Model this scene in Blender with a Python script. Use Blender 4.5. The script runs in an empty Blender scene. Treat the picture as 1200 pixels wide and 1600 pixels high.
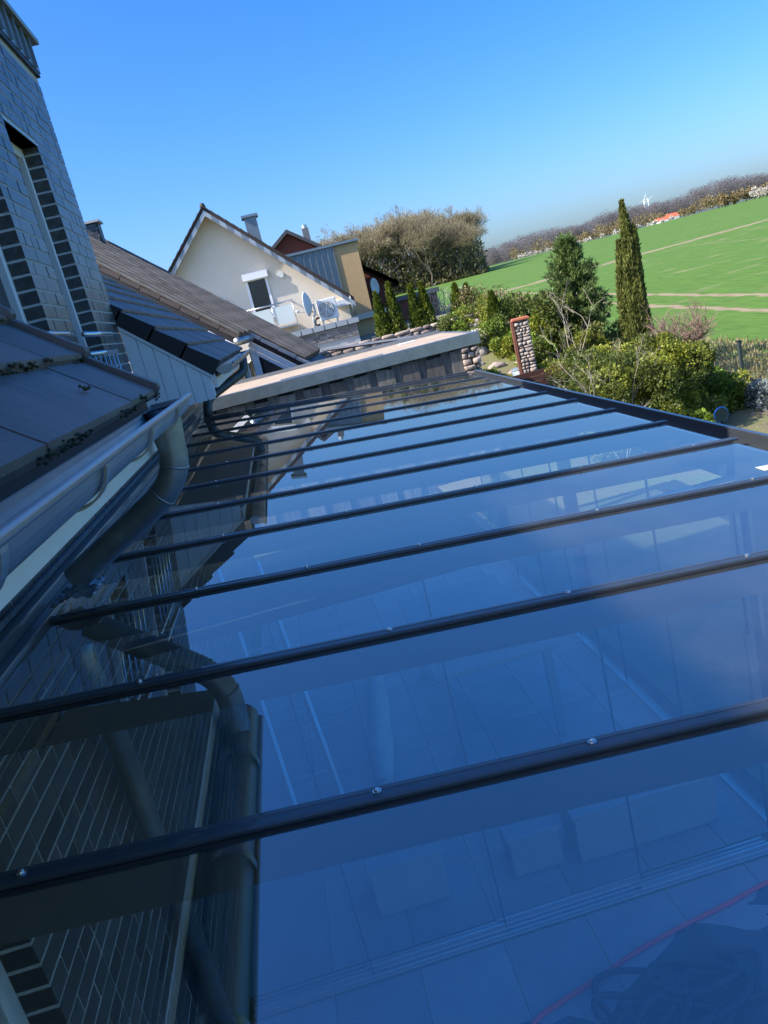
import bpy, math, random
import numpy as np
from mathutils import Vector, Matrix
random.seed(7); RNG = np.random.default_rng(11)
sc = bpy.context.scene; COL = sc.collection
R = math.radians

# ------------------------------------------------------------------ camera
# world: x = away from the brick facade, y = along it, z = 0 at the glass roof's wall edge (the ground is at -2.5)
yaw, pitch, roll = .0846185, .2580317, .243744
fw = Vector((math.sin(yaw)*math.cos(pitch), math.cos(yaw)*math.cos(pitch), -math.sin(pitch)))
r0 = Vector((math.cos(yaw), -math.sin(yaw), 0)); u0 = r0.cross(fw)
rt = r0*math.cos(roll) - u0*math.sin(roll); up = u0*math.cos(roll) + r0*math.sin(roll)
cam = bpy.data.objects.new('camera', bpy.data.cameras.new('camera')); COL.objects.link(cam)
cam.matrix_world = Matrix(((rt.x, up.x, -fw.x, .98658), (rt.y, up.y, -fw.y, 0), (rt.z, up.z, -fw.z, .753973), (0, 0, 0, 1)))
cam.data.sensor_fit = 'VERTICAL'; cam.data.sensor_height = 24; cam.data.lens = 24*1187.14/1600
cam.data.clip_start = .02; cam.data.clip_end = 9000
sc.camera = cam
# ------------------------------------------------------------------ sky and sun
SUN = Vector((-1, -.2, .86)).normalized()
w = bpy.data.worlds.new('World'); sc.world = w; w.use_nodes = True
nt = w.node_tree; bg = nt.nodes['Background']
sky = nt.nodes.new('ShaderNodeTexSky'); sky.sky_type = 'NISHITA'; sky.sun_disc = False
sky.sun_elevation = math.asin(SUN.z); sky.sun_rotation = math.atan2(SUN.x, SUN.y)
sky.altitude = 100; sky.air_density = 1.0; sky.dust_density = 3.0; sky.ozone_density = 8.0
hs_ = nt.nodes.new('ShaderNodeHueSaturation'); hs_.inputs['Hue'].default_value = .508; hs_.inputs['Saturation'].default_value = 1.25   # the phone's vivid blue, alike in every direction
nt.links.new(sky.outputs[0], hs_.inputs['Color']); nt.links.new(hs_.outputs[0], bg.inputs[0]); bg.inputs[1].default_value = .15
sun = bpy.data.objects.new('sun', bpy.data.lights.new('sun', 'SUN')); COL.objects.link(sun)
sun.data.energy = 4.4; sun.data.angle = R(.53); sun.data.color = (1, .93, .83)
sun.rotation_euler = (-SUN).to_track_quat('-Z', 'Y').to_euler()
sc.view_settings.view_transform = 'Standard'; sc.view_settings.look = 'None'
sc.view_settings.gamma = 1; sc.view_settings.exposure = 1.08; sc.view_settings.use_curve_mapping = False
sc.render.engine = 'CYCLES'
sc.cycles.max_bounces = 8; sc.cycles.transparent_max_bounces = 16; sc.cycles.caustics_reflective = False

# ------------------------------------------------------------------ materials
MATS = {}
def mat(name, col, rough=.6, metal=0., var=.0, nscale=8., namt=0., col2=None, bump=0., bscale=60., spec=.5, stretch=(1, 1, 1), emit=None, coords='Object', coat=0.):
    if name in MATS: return MATS[name]
    m = bpy.data.materials.new(name); m.use_nodes = True; n = m.node_tree.nodes; l = m.node_tree.links
    b = n['Principled BSDF']; b.inputs['Roughness'].default_value = rough; b.inputs['Metallic'].default_value = metal
    b.inputs['Specular IOR Level'].default_value = spec; b.inputs['Coat Weight'].default_value = coat
    b.inputs['Base Color'].default_value = (*col, 1)
    tc = n.new('ShaderNodeTexCoord'); mp = n.new('ShaderNodeMapping'); mp.inputs['Scale'].default_value = stretch
    l.new(tc.outputs[coords], mp.inputs[0]); out = None
    if namt or col2:
        nz = n.new('ShaderNodeTexNoise'); nz.inputs['Scale'].default_value = nscale; nz.inputs['Detail'].default_value = 6
        nz.inputs['Roughness'].default_value = .65; l.new(mp.outputs[0], nz.inputs[0])
        rp = n.new('ShaderNodeValToRGB'); rp.color_ramp.elements[0].position = .32; rp.color_ramp.elements[1].position = .68
        c2 = col2 or tuple(c*(1-namt) for c in col)
        rp.color_ramp.elements[0].color = (*c2, 1); rp.color_ramp.elements[1].color = (*col, 1)
        l.new(nz.outputs[0], rp.inputs[0]); out = rp.outputs[0]
    if var:
        gi = n.new('ShaderNodeNewGeometry'); oi = n.new('ShaderNodeObjectInfo')
        ad = n.new('ShaderNodeMath'); ad.operation = 'ADD'; l.new(gi.outputs['Random Per Island'], ad.inputs[0]); l.new(oi.outputs['Random'], ad.inputs[1])
        fr = n.new('ShaderNodeMath'); fr.operation = 'FRACT'; l.new(ad.outputs[0], fr.inputs[0])
        mr = n.new('ShaderNodeMapRange'); mr.inputs[3].default_value = 1-var; mr.inputs[4].default_value = 1+var; l.new(fr.outputs[0], mr.inputs[0])
        hs = n.new('ShaderNodeHueSaturation'); l.new(mr.outputs[0], hs.inputs['Value'])
        mh = n.new('ShaderNodeMapRange'); mh.inputs[3].default_value = .5-.03*var; mh.inputs[4].default_value = .5+.03*var; l.new(fr.outputs[0], mh.inputs[0])
        l.new(mh.outputs[0], hs.inputs['Hue'])
        if out: l.new(out, hs.inputs['Color'])
        else: hs.inputs['Color'].default_value = (*col, 1)
        out = hs.outputs[0]
    if out: l.new(out, b.inputs['Base Color'])
    if bump:
        nb = n.new('ShaderNodeTexNoise'); nb.inputs['Scale'].default_value = bscale; nb.inputs['Detail'].default_value = 4
        l.new(mp.outputs[0], nb.inputs[0]); bp = n.new('ShaderNodeBump'); bp.inputs['Strength'].default_value = bump; bp.inputs['Distance'].default_value = .02
        l.new(nb.outputs[0], bp.inputs['Height']); l.new(bp.outputs[0], b.inputs['Normal'])
    MATS[name] = m; return m
def leafmat(name, c1, c2, trans=.35, rough=.5, var=.45):
    if name in MATS: return MATS[name]
    m = mat(name, c1, rough, var=var, col2=c2, nscale=3.5, spec=.3); n = m.node_tree.nodes; l = m.node_tree.links
    b = n['Principled BSDF']; o = n['Material Output']; tr = n.new('ShaderNodeBsdfTranslucent'); mx = n.new('ShaderNodeMixShader'); mx.inputs[0].default_value = trans
    l.new(b.inputs['Base Color'].links[0].from_socket, tr.inputs[0]); l.new(b.outputs[0], mx.inputs[1]); l.new(tr.outputs[0], mx.inputs[2]); l.new(mx.outputs[0], o.inputs[0])
    return m
def glassmat(name, ior, tint, refl=(1, 1, 1), dusty=False):
    m = bpy.data.materials.new(name); m.use_nodes = True; n = m.node_tree.nodes; l = m.node_tree.links; n.remove(n['Principled BSDF'])
    fr = n.new('ShaderNodeFresnel'); ge = n.new('ShaderNodeNewGeometry'); io = n.new('ShaderNodeMapRange'); io.inputs[3].default_value = ior; io.inputs[4].default_value = 1/ior
    l.new(ge.outputs['Backfacing'], io.inputs[0]); l.new(io.outputs[0], fr.inputs[0])   # a thin pane reflects alike from both sides
    tr = n.new('ShaderNodeBsdfTransparent'); tr.inputs[0].default_value = (*tint, 1)
    gl = n.new('ShaderNodeBsdfGlossy'); gl.inputs['Roughness'].default_value = .0; gl.inputs[0].default_value = (*refl, 1)
    mx = n.new('ShaderNodeMixShader'); l.new(fr.outputs[0], mx.inputs[0]); l.new(tr.outputs[0], mx.inputs[1]); l.new(gl.outputs[0], mx.inputs[2]); out = mx.outputs[0]
    if dusty:   # thin uneven film of pollen and dried drops
        tc = n.new('ShaderNodeTexCoord'); nz = n.new('ShaderNodeTexNoise'); nz.inputs['Scale'].default_value = 1.7; nz.inputs['Detail'].default_value = 8; nz.inputs['Roughness'].default_value = .7; l.new(tc.outputs['Object'], nz.inputs[0])
        vo = n.new('ShaderNodeTexVoronoi'); vo.inputs['Scale'].default_value = 16; l.new(tc.outputs['Object'], vo.inputs[0])
        sp = n.new('ShaderNodeMapRange'); sp.inputs[1].default_value = .02; sp.inputs[2].default_value = .06; sp.inputs[3].default_value = .10; sp.inputs[4].default_value = 0; l.new(vo.outputs['Distance'], sp.inputs[0])
        fm = n.new('ShaderNodeMapRange'); fm.inputs[1].default_value = .35; fm.inputs[2].default_value = .75; fm.inputs[3].default_value = .006; fm.inputs[4].default_value = .05; l.new(nz.outputs[0], fm.inputs[0])
        ad = n.new('ShaderNodeMath'); ad.operation = 'ADD'; l.new(fm.outputs[0], ad.inputs[0]); l.new(sp.outputs[0], ad.inputs[1])
        df = n.new('ShaderNodeBsdfDiffuse'); df.inputs[0].default_value = (.62, .62, .58, 1); m2 = n.new('ShaderNodeMixShader'); l.new(ad.outputs[0], m2.inputs[0]); l.new(out, m2.inputs[1]); l.new(df.outputs[0], m2.inputs[2]); out = m2.outputs[0]
    l.new(out, n['Material Output'].inputs[0])
    MATS[name] = m; return m
def clearmat(name, tint):
    m = bpy.data.materials.new(name); m.use_nodes = True; n = m.node_tree.nodes; l = m.node_tree.links; n.remove(n['Principled BSDF'])
    tr = n.new('ShaderNodeBsdfTransparent'); tr.inputs[0].default_value = (*tint, 1); l.new(tr.outputs[0], n['Material Output'].inputs[0]); MATS[name] = m; return m

M_BRICK = mat('glazed_brick', (.085, .076, .075), .40, coat=.12, var=.5, namt=.35, nscale=14, bump=.12, bscale=30, spec=.6)
M_MORTAR = mat('grey_mortar', (.55, .55, .54), .9, namt=.25, nscale=40, bump=.3, bscale=200)
M_TILE = mat('dark_roof_tile', (.118, .105, .094), .55, var=.2, namt=.5, nscale=5, bump=.15, bscale=90, stretch=(1, .25, 1))
M_TILEB = mat('brown_roof_tile', (.165, .158, .150), .75, var=.2, namt=.35, nscale=6, bump=.2, bscale=70)
M_TILEBE = mat('red_brown_verge', (.055, .042, .040), .7, namt=.3, nscale=6)
M_MOSS = mat('moss', (.045, .048, .018), .95, namt=.6, nscale=60, bump=.6, bscale=150)
M_ZINC = mat('weathered_zinc', (.36, .40, .42), .38, .85, namt=.22, nscale=7, bump=.03, bscale=20)
M_ZINCD = mat('zinc_cladding', (.27, .31, .34), .42, .6, namt=.18, nscale=3)
M_PIPE = mat('patinated_zinc_pipe', (.33, .37, .39), .42, .75, namt=.35, nscale=9, bump=.05, bscale=30)
M_WHITE = mat('white_paint', (.86, .86, .85), .5, namt=.06, nscale=6)
M_BOARDW = mat('white_panel', (.90, .90, .89), .45, namt=.08, nscale=3)
M_ALU = mat('anthracite_aluminium', (.040, .046, .052), .42, .0, namt=.2, nscale=30, bump=.02, bscale=200, spec=.7, coat=.5)
M_ALUL = mat('silver_aluminium', (.60, .62, .63), .35, .9)
M_FRAME = mat('grey_window_frame', (.82, .83, .84), .4)
M_STEEL = mat('stainless_steel', (.66, .66, .64), .25, 1.)
M_WOOD = mat('weathered_boards', (.22, .20, .175), .85, var=.3, namt=.55, nscale=4, stretch=(6, 6, .7), bump=.3, bscale=25)
M_BITU = mat('sandy_bitumen', (.44, .345, .25), .9, namt=.22, nscale=2.5, bump=.2, bscale=120)
M_RENDER = mat('cream_render', (.78, .69, .56), .9, namt=.07, nscale=2, bump=.1, bscale=60)
M_YELLOW = mat('ochre_render', (.56, .38, .19), .9, namt=.08, nscale=3, bump=.1, bscale=40)
M_REDB = mat('red_brick', (.20, .065, .045), .85, var=.3, namt=.4, nscale=14)
M_STONE = mat('field_stone', (.42, .33, .275), .9, var=.4, namt=.45, nscale=7, bump=.5, bscale=22)
M_STONEW = mat('pale_stone', (.46, .38, .32), .9, var=.3, namt=.4, nscale=9, bump=.4, bscale=25)
M_GBRICK = mat('grey_stone_cladding', (.27, .25, .24), .85, var=.35, namt=.3, nscale=9)
M_DARKG = mat('dark_window_glass', (.012, .015, .02), .06, spec=.7)
M_BLACK = mat('black_trim', (.012, .012, .014), .5)
M_GAL = mat('galvanised', (.5, .52, .53), .4, .6)
M_FLOOR = mat('grey_patio_tile', (.44, .445, .45), .5, var=.14, namt=.25, nscale=3, bump=.05, bscale=60)
M_GROUT = mat('dark_grout', (.05, .05, .05), .9)
M_HOSE = mat('red_hose', (.95, .05, .06), .4)
M_ROPE = mat('dark_rope', (.02, .028, .03), .7, namt=.5, nscale=120)
M_TERRA = mat('terracotta', (.45, .13, .06), .8, namt=.25, nscale=12)
M_PLANK = mat('brown_planks', (.14, .06, .035), .7, var=.25, namt=.4, nscale=8, stretch=(.6, 5, 5))
M_SOIL = mat('soil', (.11, .08, .055), .95, namt=.5, nscale=12, bump=.5, bscale=30)
M_BARK = mat('bark', (.24, .20, .15), .9, var=.2, namt=.4, nscale=6)
M_TWIG = mat('pale_twig', (.42, .36, .29), .85, var=.2)
M_GLASS = glassmat('roof_glass', 2.9, (.93, .96, .98), (.96, .98, 1.0), True)
M_GLASSE = clearmat('glass_edge', (.86, .95, .92))
M_GLASSV = glassmat('door_glass', 1.35, (.93, .97, .96))
M_PLASTIC = mat('white_plastic', (.72, .73, .70), .45)
M_BLUE = mat('blue_glaze', (.10, .22, .38), .25)
M_FROST = mat('frosted_panel', (.66, .72, .68), .3)

# ------------------------------------------------------------------ mesh helpers
class MB:
    def __init__(s): s.v = []; s.f = []; s.mi = []
    def box(s, x0, x1, y0, y1, z0, z1, mi=0):
        a = len(s.v); s.v += [(x, y, z) for z in (z0, z1) for y in (y0, y1) for x in (x0, x1)]
        s.f += [(a, a+2, a+3, a+1), (a+4, a+5, a+7, a+6), (a, a+1, a+5, a+4), (a+2, a+6, a+7, a+3), (a, a+4, a+6, a+2), (a+1, a+3, a+7, a+5)]
        s.mi += [mi]*6; return s
    def hexa(s, P, mi=0):   # 8 points: bottom 4 (ccw), top 4
        a = len(s.v); s.v += [tuple(p) for p in P]
        s.f += [(a+3, a+2, a+1, a), (a+4, a+5, a+6, a+7)] + [(a+i, a+(i+1) % 4, a+4+(i+1) % 4, a+4+i) for i in range(4)]; s.mi += [mi]*6; return s
    def prism(s, poly, fn, t0, t1, mi=0):   # poly of (a,b); fn(a,b,t) -> point
        n = len(poly); k = len(s.v); s.v += [tuple(fn(a, b, t0)) for a, b in poly] + [tuple(fn(a, b, t1)) for a, b in poly]
        s.f += [tuple(range(k, k+n)), tuple(range(k+2*n-1, k+n-1, -1))] + [(k+i, k+n+i, k+n+(i+1) % n, k+(i+1) % n) for i in range(n)]; s.mi += [mi]*(n+2); return s
    def tube(s, pts, r, n=8, caps=True, mi=0):
        pts = [Vector(p) for p in pts]; rs = r if isinstance(r, (list, tuple)) else [r]*len(pts); k = len(s.v); ref = None
        for i, p in enumerate(pts):
            t = (pts[min(i+1, len(pts)-1)]-pts[max(i-1, 0)]).normalized()
            if ref is None: ref = Vector((0, 0, 1)) if abs(t.z) < .9 else Vector((1, 0, 0))
            a = (ref - t*ref.dot(t)).normalized(); b = t.cross(a); ref = a
            for j in range(n):
                c = 2*math.pi*j/n; s.v.append(tuple(p + (a*math.cos(c)+b*math.sin(c))*rs[i]))
        for i in range(len(pts)-1):
            for j in range(n):
                q = k+i*n; s.f.append((q+j, q+(j+1) % n, q+n+(j+1) % n, q+n+j)); s.mi.append(mi)
        if caps:
            s.f.append(tuple(k+j for j in reversed(range(n)))); s.f.append(tuple(k+(len(pts)-1)*n+j for j in range(n))); s.mi += [mi]*2
        return s
    def mesh(s, name, m, smooth=False):
        me = bpy.data.meshes.new(name); me.from_pydata(s.v, [], s.f)
        for q in (m if isinstance(m, (list, tuple)) else [m]): me.materials.append(q)
        if any(s.mi): me.polygons.foreach_set('material_index', s.mi)
        if smooth: me.polygons.foreach_set('use_smooth', [True]*len(me.polygons))
        me.update(); return me
    def build(s, name, m, parent=None, smooth=False, bevel=0):
        return link(name, s.mesh(name, m, smooth), parent, bevel)
def link(name, me, parent=None, bevel=0, mw=None):
    o = bpy.data.objects.new(name, me); COL.objects.link(o)
    if mw is not None: o.matrix_world = mw
    if parent: o.parent = parent; o.matrix_parent_inverse = PINV.get(parent.name, Matrix()) 
    if bevel:
        b = o.modifiers.new('bevel', 'BEVEL'); b.width = bevel; b.segments = 2; b.limit_method = 'ANGLE'
    return o
PINV = {}
def tag(o, label, cat, group=None, kind=None):
    o['label'] = label
    if cat: o['category'] = cat
    if group: o['group'] = group
    if kind: o['kind'] = kind
    return o
def thing(name, label, cat, loc=(0, 0, 0), group=None):
    o = bpy.data.objects.new(name, None); COL.objects.link(o); o.location = loc; o.empty_display_size = .1
    PINV[o.name] = Matrix.Translation(loc).inverted()
    return tag(o, label, cat, group)
def structure(o): o['kind'] = 'structure'; return o
def stuff(o): o['kind'] = 'stuff'; return o
def nmesh(name, V, Fq, m, smooth=False):    # numpy verts and equal-sided faces
    V = np.asarray(V, np.float32); Fq = np.asarray(Fq, np.int32); me = bpy.data.meshes.new(name); k = Fq.shape[1]
    me.vertices.add(len(V)); me.vertices.foreach_set('co', V.ravel()); me.loops.add(Fq.size); me.loops.foreach_set('vertex_index', Fq.ravel())
    me.polygons.add(len(Fq)); me.polygons.foreach_set('loop_start', np.arange(0, Fq.size, k, dtype=np.int32)); me.polygons.foreach_set('loop_total', np.full(len(Fq), k, np.int32))
    me.materials.append(m)
    if smooth: me.polygons.foreach_set('use_smooth', np.ones(len(Fq), bool))
    me.update(calc_edges=True); me.validate(); return me
def bez(pts, r=.12, n=6):   # polyline with rounded bends
    P = [Vector(p) for p in pts]; out = [P[0]]
    for i in range(1, len(P)-1):
        a, b, c = P[i-1], P[i], P[i+1]; d1 = min(r, (a-b).length*.48); d2 = min(r, (c-b).length*.48)
        s = b+(a-b).normalized()*d1; e = b+(c-b).normalized()*d2
        out += [s*(1-t)**2 + b*2*t*(1-t) + e*t*t for t in [j/n for j in range(n+1)]]
    return out+[P[-1]]
def leaves(P, size, N=None, up=.0, aspect=1.6, jit=.35):
    P = np.asarray(P); n = len(P); d = RNG.normal(size=(n, 3))
    if N is not None: d = N + d*.6
    d[:, 2] += up; d /= np.linalg.norm(d, axis=1, keepdims=True)+1e-9
    q = RNG.normal(size=(n, 3)); a = np.cross(d, q); a /= np.linalg.norm(a, axis=1, keepdims=True)+1e-9
    s = size*(1+jit*RNG.normal(size=(n, 1))).clip(.4, 1.8); L = d*s*aspect; W = a*s*.5
    V = np.stack([P, P+L*.5+W, P+L, P+L*.5-W], 1).reshape(-1, 3); return V, np.arange(4*n).reshape(-1, 4)
def ico(seed, sub=2, rough=.25, sc3=(1, 1, 1)):
    import bmesh
    bm = bmesh.new(); bmesh.ops.create_icosphere(bm, subdivisions=sub, radius=1); rg = np.random.default_rng(seed)
    dirs = rg.normal(size=(9, 3)); dirs /= np.linalg.norm(dirs, axis=1, keepdims=True); amp = rg.uniform(-rough, rough, 9)
    V = []
    for v in bm.verts:
        c = np.array(v.co); k = 1+float((amp*np.clip(dirs@c, 0, 1)**2).sum()); V.append(tuple(c*k*np.array(sc3)))
    F = [tuple(q.index for q in f.verts) for f in bm.faces]; bm.free(); return V, F

GZ = -2.5
# ------------------------------------------------------------------ terrain
def sst(t): t = max(0., min(1., t)); return t*t*(3-2*t)
def hgt(x, y):
    r = math.hypot(x-1, y); z = GZ + max(0, min(r, 330)-25)*.0285
    z += 2.05*sst((y-13.5)/7.5)*sst((x-4.4)/1.1)*(1-sst((x-7.3)/1.9))*(1-sst((y-23)/4)) if r < 40 else 0   # rockery bank
    if r > 40: z += (min(r, 330)-40)/290*(.7*math.sin(x*.011+1)*math.sin(y*.013)+.35*math.sin(x*.03+y*.02))
    return z
rad = [0, 2, 4, 6, 8, 10, 12, 13, 14, 15, 16, 17, 18, 19, 20, 21, 22, 23, 24, 25, 26, 27, 28, 29, 33, 38, 45, 55, 70, 90, 110, 140, 170, 200, 240, 280, 310, 330, 345, 400, 600, 1000, 2000, 5000]
NA = 144; V = []; F = []
for r_ in rad:
    for j in range(NA):
        a = 2*math.pi*j/NA; x = 1+r_*math.sin(a); y = r_*math.cos(a); V.append((x, y, hgt(x, y)))
for i in range(len(rad)-1):
    for j in range(NA): F.append((i*NA+j, (i+1)*NA+j, (i+1)*NA+(j+1) % NA, i*NA+(j+1) % NA))
def field_mat():
    m = mat('young_crop_field', (.105, .195, .026), .85, namt=.35, nscale=4., col2=(.058, .122, .017), bump=1., bscale=7, spec=.2, stretch=(1.6, .16, 1))
    n = m.node_tree.nodes; l = m.node_tree.links; b = n['Principled BSDF']; base = b.inputs['Base Color'].links[0].from_socket
    tc = n.new('ShaderNodeTexCoord'); sp = n.new('ShaderNodeSeparateXYZ'); l.new(tc.outputs['Object'], sp.inputs[0])
    def mth(op, a, c=None, c2=None):
        q = n.new('ShaderNodeMath'); q.operation = op
        for i, v in enumerate((a, c, c2)):
            if v is None: continue
            if isinstance(v, (int, float)): q.inputs[i].default_value = v
            else: l.new(v, q.inputs[i])
        return q.outputs[0]
    X, Y = sp.outputs[0], sp.outputs[1]
    nz = n.new('ShaderNodeTexNoise'); nz.inputs['Scale'].default_value = .8; nz.inputs['Detail'].default_value = 5; l.new(tc.outputs['Object'], nz.inputs[0])
    no = mth('SUBTRACT', nz.outputs[0], .5)
    def band(expr, width, soft, wob):
        d = mth('ABSOLUTE', mth('ADD', expr, mth('MULTIPLY', no, wob))); k = n.new('ShaderNodeMapRange'); k.inputs[1].default_value = width; k.inputs[2].default_value = width+soft
        k.inputs[3].default_value = 1; k.inputs[4].default_value = 0; l.new(d, k.inputs[0]); return k.outputs[0]
    near = mth('LESS_THAN', Y, 76.); far = mth('GREATER_THAN', Y, 60.)
    t1 = mth('MULTIPLY', band(mth('SUBTRACT', X, mth('MULTIPLY_ADD', Y, .0995, 16.76)), .07, .22, .8), near)
    t2 = mth('MULTIPLY', band(mth('SUBTRACT', X, mth('MULTIPLY_ADD', Y, .1059, 14.55)), .07, .22, .8), near)
    t3 = mth('MULTIPLY', band(mth('SUBTRACT', Y, mth('MULTIPLY_ADD', X, .13, 75.2)), .3, 1.8, 5.), far)
    t4 = mth('MULTIPLY', band(mth('SUBTRACT', X, mth('MULTIPLY_ADD', Y, .20, 27.8)), .05, .15, .5), mth('MULTIPLY', near, .45))
    gx = mth('MULTIPLY', mth('LESS_THAN', X, 12.), .8)   # unsown margin by the fence
    n2 = n.new('ShaderNodeTexNoise'); n2.inputs['Scale'].default_value = .5; n2.inputs['Detail'].default_value = 8; l.new(tc.outputs['Object'], n2.inputs[0])
    thin = n.new('ShaderNodeMapRange'); thin.inputs[1].default_value = .58; thin.inputs[2].default_value = .72; thin.inputs[3].default_value = 0; thin.inputs[4].default_value = .35; l.new(n2.outputs[0], thin.inputs[0])
    s = mth('MAXIMUM', mth('MAXIMUM', mth('MAXIMUM', t1, t2), mth('MAXIMUM', t3, t4)), mth('MAXIMUM', thin.outputs[0], mth('MULTIPLY', gx, nz.outputs[0])))
    so = n.new('ShaderNodeValToRGB'); so.color_ramp.elements[0].color = (.20, .14, .085, 1); so.color_ramp.elements[1].color = (.36, .28, .18, 1); l.new(n2.outputs[0], so.inputs[0])
    mx = n.new('ShaderNodeMixRGB'); l.new(s, mx.inputs[0]); l.new(base, mx.inputs[1]); l.new(so.outputs[0], mx.inputs[2]); l.new(mx.outputs[0], b.inputs['Base Color'])
    return m
structure(link('ground', nmesh('ground', V, F, field_mat(), True)))
# garden soil sheet, following the terrain a little above it
V = []; F = []; nx, ny = 34, 80
for i in range(nx+1):
    for j in range(ny+1):
        x = 3.05+i*(9.85-3.05)/nx; y = -3+j*33./ny; V.append((x, y, hgt(x, y)+.12))
for i in range(nx):
    for j in range(ny): a = i*(ny+1)+j; F.append((a, a+ny+1, a+ny+2, a+1))
structure(link('garden_bed', nmesh('garden_bed', V, F, mat('garden_ground', (.14, .16, .05), .95, col2=(.17, .125, .08), nscale=1.1, bump=.7, bscale=14), True)))
lw = MB().box(-.4, 3.04, 9.32, 12.6, GZ-.1, GZ+.03).build('lawn', mat('dark_lawn', (.055, .085, .03), .95, namt=.4, nscale=6, bump=.6, bscale=40)); structure(lw)  # dark green grass over the bare ground
# the neighbours' raised plot
tp = [(-30, 20.35), (6.35, 20.35), (6.9, 26), (8.8, 33), (12.0, 50), (12.5, 62), (-30, 62)]
mb = MB(); mb.prism(tp, lambda a, b, t: (a, b, t), GZ-.3, -.43)
structure(mb.build('terrace', mat('terrace_ground', (.16, .16, .09), .95, col2=(.2, .17, .12), nscale=.8, bump=.4)))

# ------------------------------------------------------------------ the brick house
XW = -.11
house = thing('brick_house', 'dark glazed brick house with tiled eaves and tall flat-topped dormer above the glass roof', 'house', (-.3, 3, GZ))
openings = [(3.63, 4.26, .35, 2.19), (4.76, 5.39, .35, 2.19), (1.05, 1.93, GZ, -.30)]
Y0W, Y1W = -1.0, 10.9
mb = MB()   # mortar bed with real openings
def wallpiece(y0, y1, z0, z1, x1=XW-.0035): mb.box(-.225, x1, y0, y1, z0, z1)
wallpiece(Y0W, 1.05, GZ, .46); wallpiece(1.05, 1.93, -.30, .46); wallpiece(1.93, 2.83, GZ, .46); wallpiece(2.83, 3.63, GZ, 2.82); wallpiece(3.63, 4.26, GZ, .35); wallpiece(3.63, 4.26, 2.19, 2.82)
wallpiece(4.26, 4.76, GZ, 2.82); wallpiece(4.76, 5.39, GZ, .35); wallpiece(4.76, 5.39, 2.19, 2.82); wallpiece(5.39, 6.115, GZ, 2.82); wallpiece(6.115, Y1W, GZ, .46)
wall = mb.build('wall', M_MORTAR, house)
CH = .075; bricks = []
nrow = int((2.80-GZ)/CH)
for k in range(nrow):
    z0 = GZ+k*CH+.004; z1 = z0+CH-.0125
    spans = [(Y0W, Y1W)] if z1 < .455 else [(2.83, 6.12)]
    for (a, b, c, d) in openings:
        if z1 > c+.01 and z0 < d-.005:
            ns = []
            for s_, e_ in spans:
                if e_ <= a or s_ >= b: ns.append((s_, e_))
                else: ns += [q for q in ((s_, a), (b, e_)) if q[1]-q[0] > .03]
            spans = ns
    for s_, e_ in spans:
        y = s_; first = True
        while y < e_-.02:
            L = .2225 if random.random() < .64 else .105
            if first and k % 2: L = .105
            first = False
            if e_-(y+L) < .05: L = e_-y
            y2 = min(y+L, e_)
            bricks.append((y, y2, z0, z1)); y = y2+.012
def bdist(b): return (b[0]-0)**2+1.2+(b[2]-.75)**2
vis = sorted([b for b in bricks if b[2] > .50], key=bdist)
own = set(vis[:300])
cache = {}
for b in vis[:300]:
    L = round(b[1]-b[0], 3)
    if L not in cache: cache[L] = MB().box(-.11, 0, 0, L, 0, CH-.0125).mesh('brick', M_BRICK)
    link('brick', cache[L], house, mw=Matrix.Translation((XW+random.uniform(-.0015, .0015), b[0], b[2])))
mb = MB()
for b in bricks:
    if b not in own: d = random.uniform(-.0015, .0015); mb.box(XW-.11, XW+d, b[0], b[1], b[2], b[3])
stuff(mb.build('brickwork', M_BRICK, house))
# house body behind the facade (keeps light out, carries the main roof)
body = MB(); body.box(-9.5, -.9, Y0W-4, Y1W, GZ, .3)
body.box(-5, -.60, 2.86, 6.10, .3, 2.95); body.box(-.6, -.30, 2.86, 6.10, 2.3, 2.95); body.box(-.6, -.235, 2.86, 3.55, .2, 2.3); body.box(-.6, -.235, 4.33, 4.69, .2, 2.3); body.box(-.6, -.235, 5.46, 6.10, .2, 2.3)
body.box(-.9, -.235, 2.0, Y1W-.02, GZ, .2); body.box(-.9, -.235, Y0W-4, 1.0, GZ, .2)
body.build('wall_core', M_MORTAR, house)
# windows
def win(y0, y1, z0, z1, rails):
    fx = -.205; f = MB(); t = .065
    f.box(fx-.05, fx, y0+.001, y0+t, z0, z1); f.box(fx-.05, fx, y1-t, y1, z0, z1); f.box(fx-.05, fx, y0+t, y1-t, z1-t, z1); f.box(fx-.05, fx, y0+t, y1-t, z0, z0+t)
    f.box(fx-.04, fx+.014, y0+t, y0+t+.035, z0+t, z1-t); f.box(fx-.04, fx+.014, y1-t-.035, y1-t, z0+t, z1-t)
    w_ = f.build('window', M_FRAME, house, bevel=.004)
    g = MB(); g.box(fx-.035, fx-.025, y0+t+.035, y1-t-.035, z0+t, z1-t); g.build('pane', M_DARKG, w_)
    l = MB(); l.box(-.225, XW+.004, y0-.02, y1+.02, z1, z1+.012); l.build('lintel', M_GAL, w_)
    if rails:
        for zr in (1.0, .885): MB().tube([(-.045, y0-.09, zr), (-.045, y1+.05, zr)], .016 if zr > .95 else .014, 12).build('rail', M_STEEL, w_, True)
        n = 6
        for i in range(n):
            y = y0+.0+(y1-y0)*i/(n-1); MB().tube([(-.045, y, .42), (-.045, y, .885)], .006, 8).build('bar', M_STEEL, w_, True)
for o_ in openings[:2]: win(*o_, True)
a, b_, c, d = openings[2]; win(a, b_, c, d, False)
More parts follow.
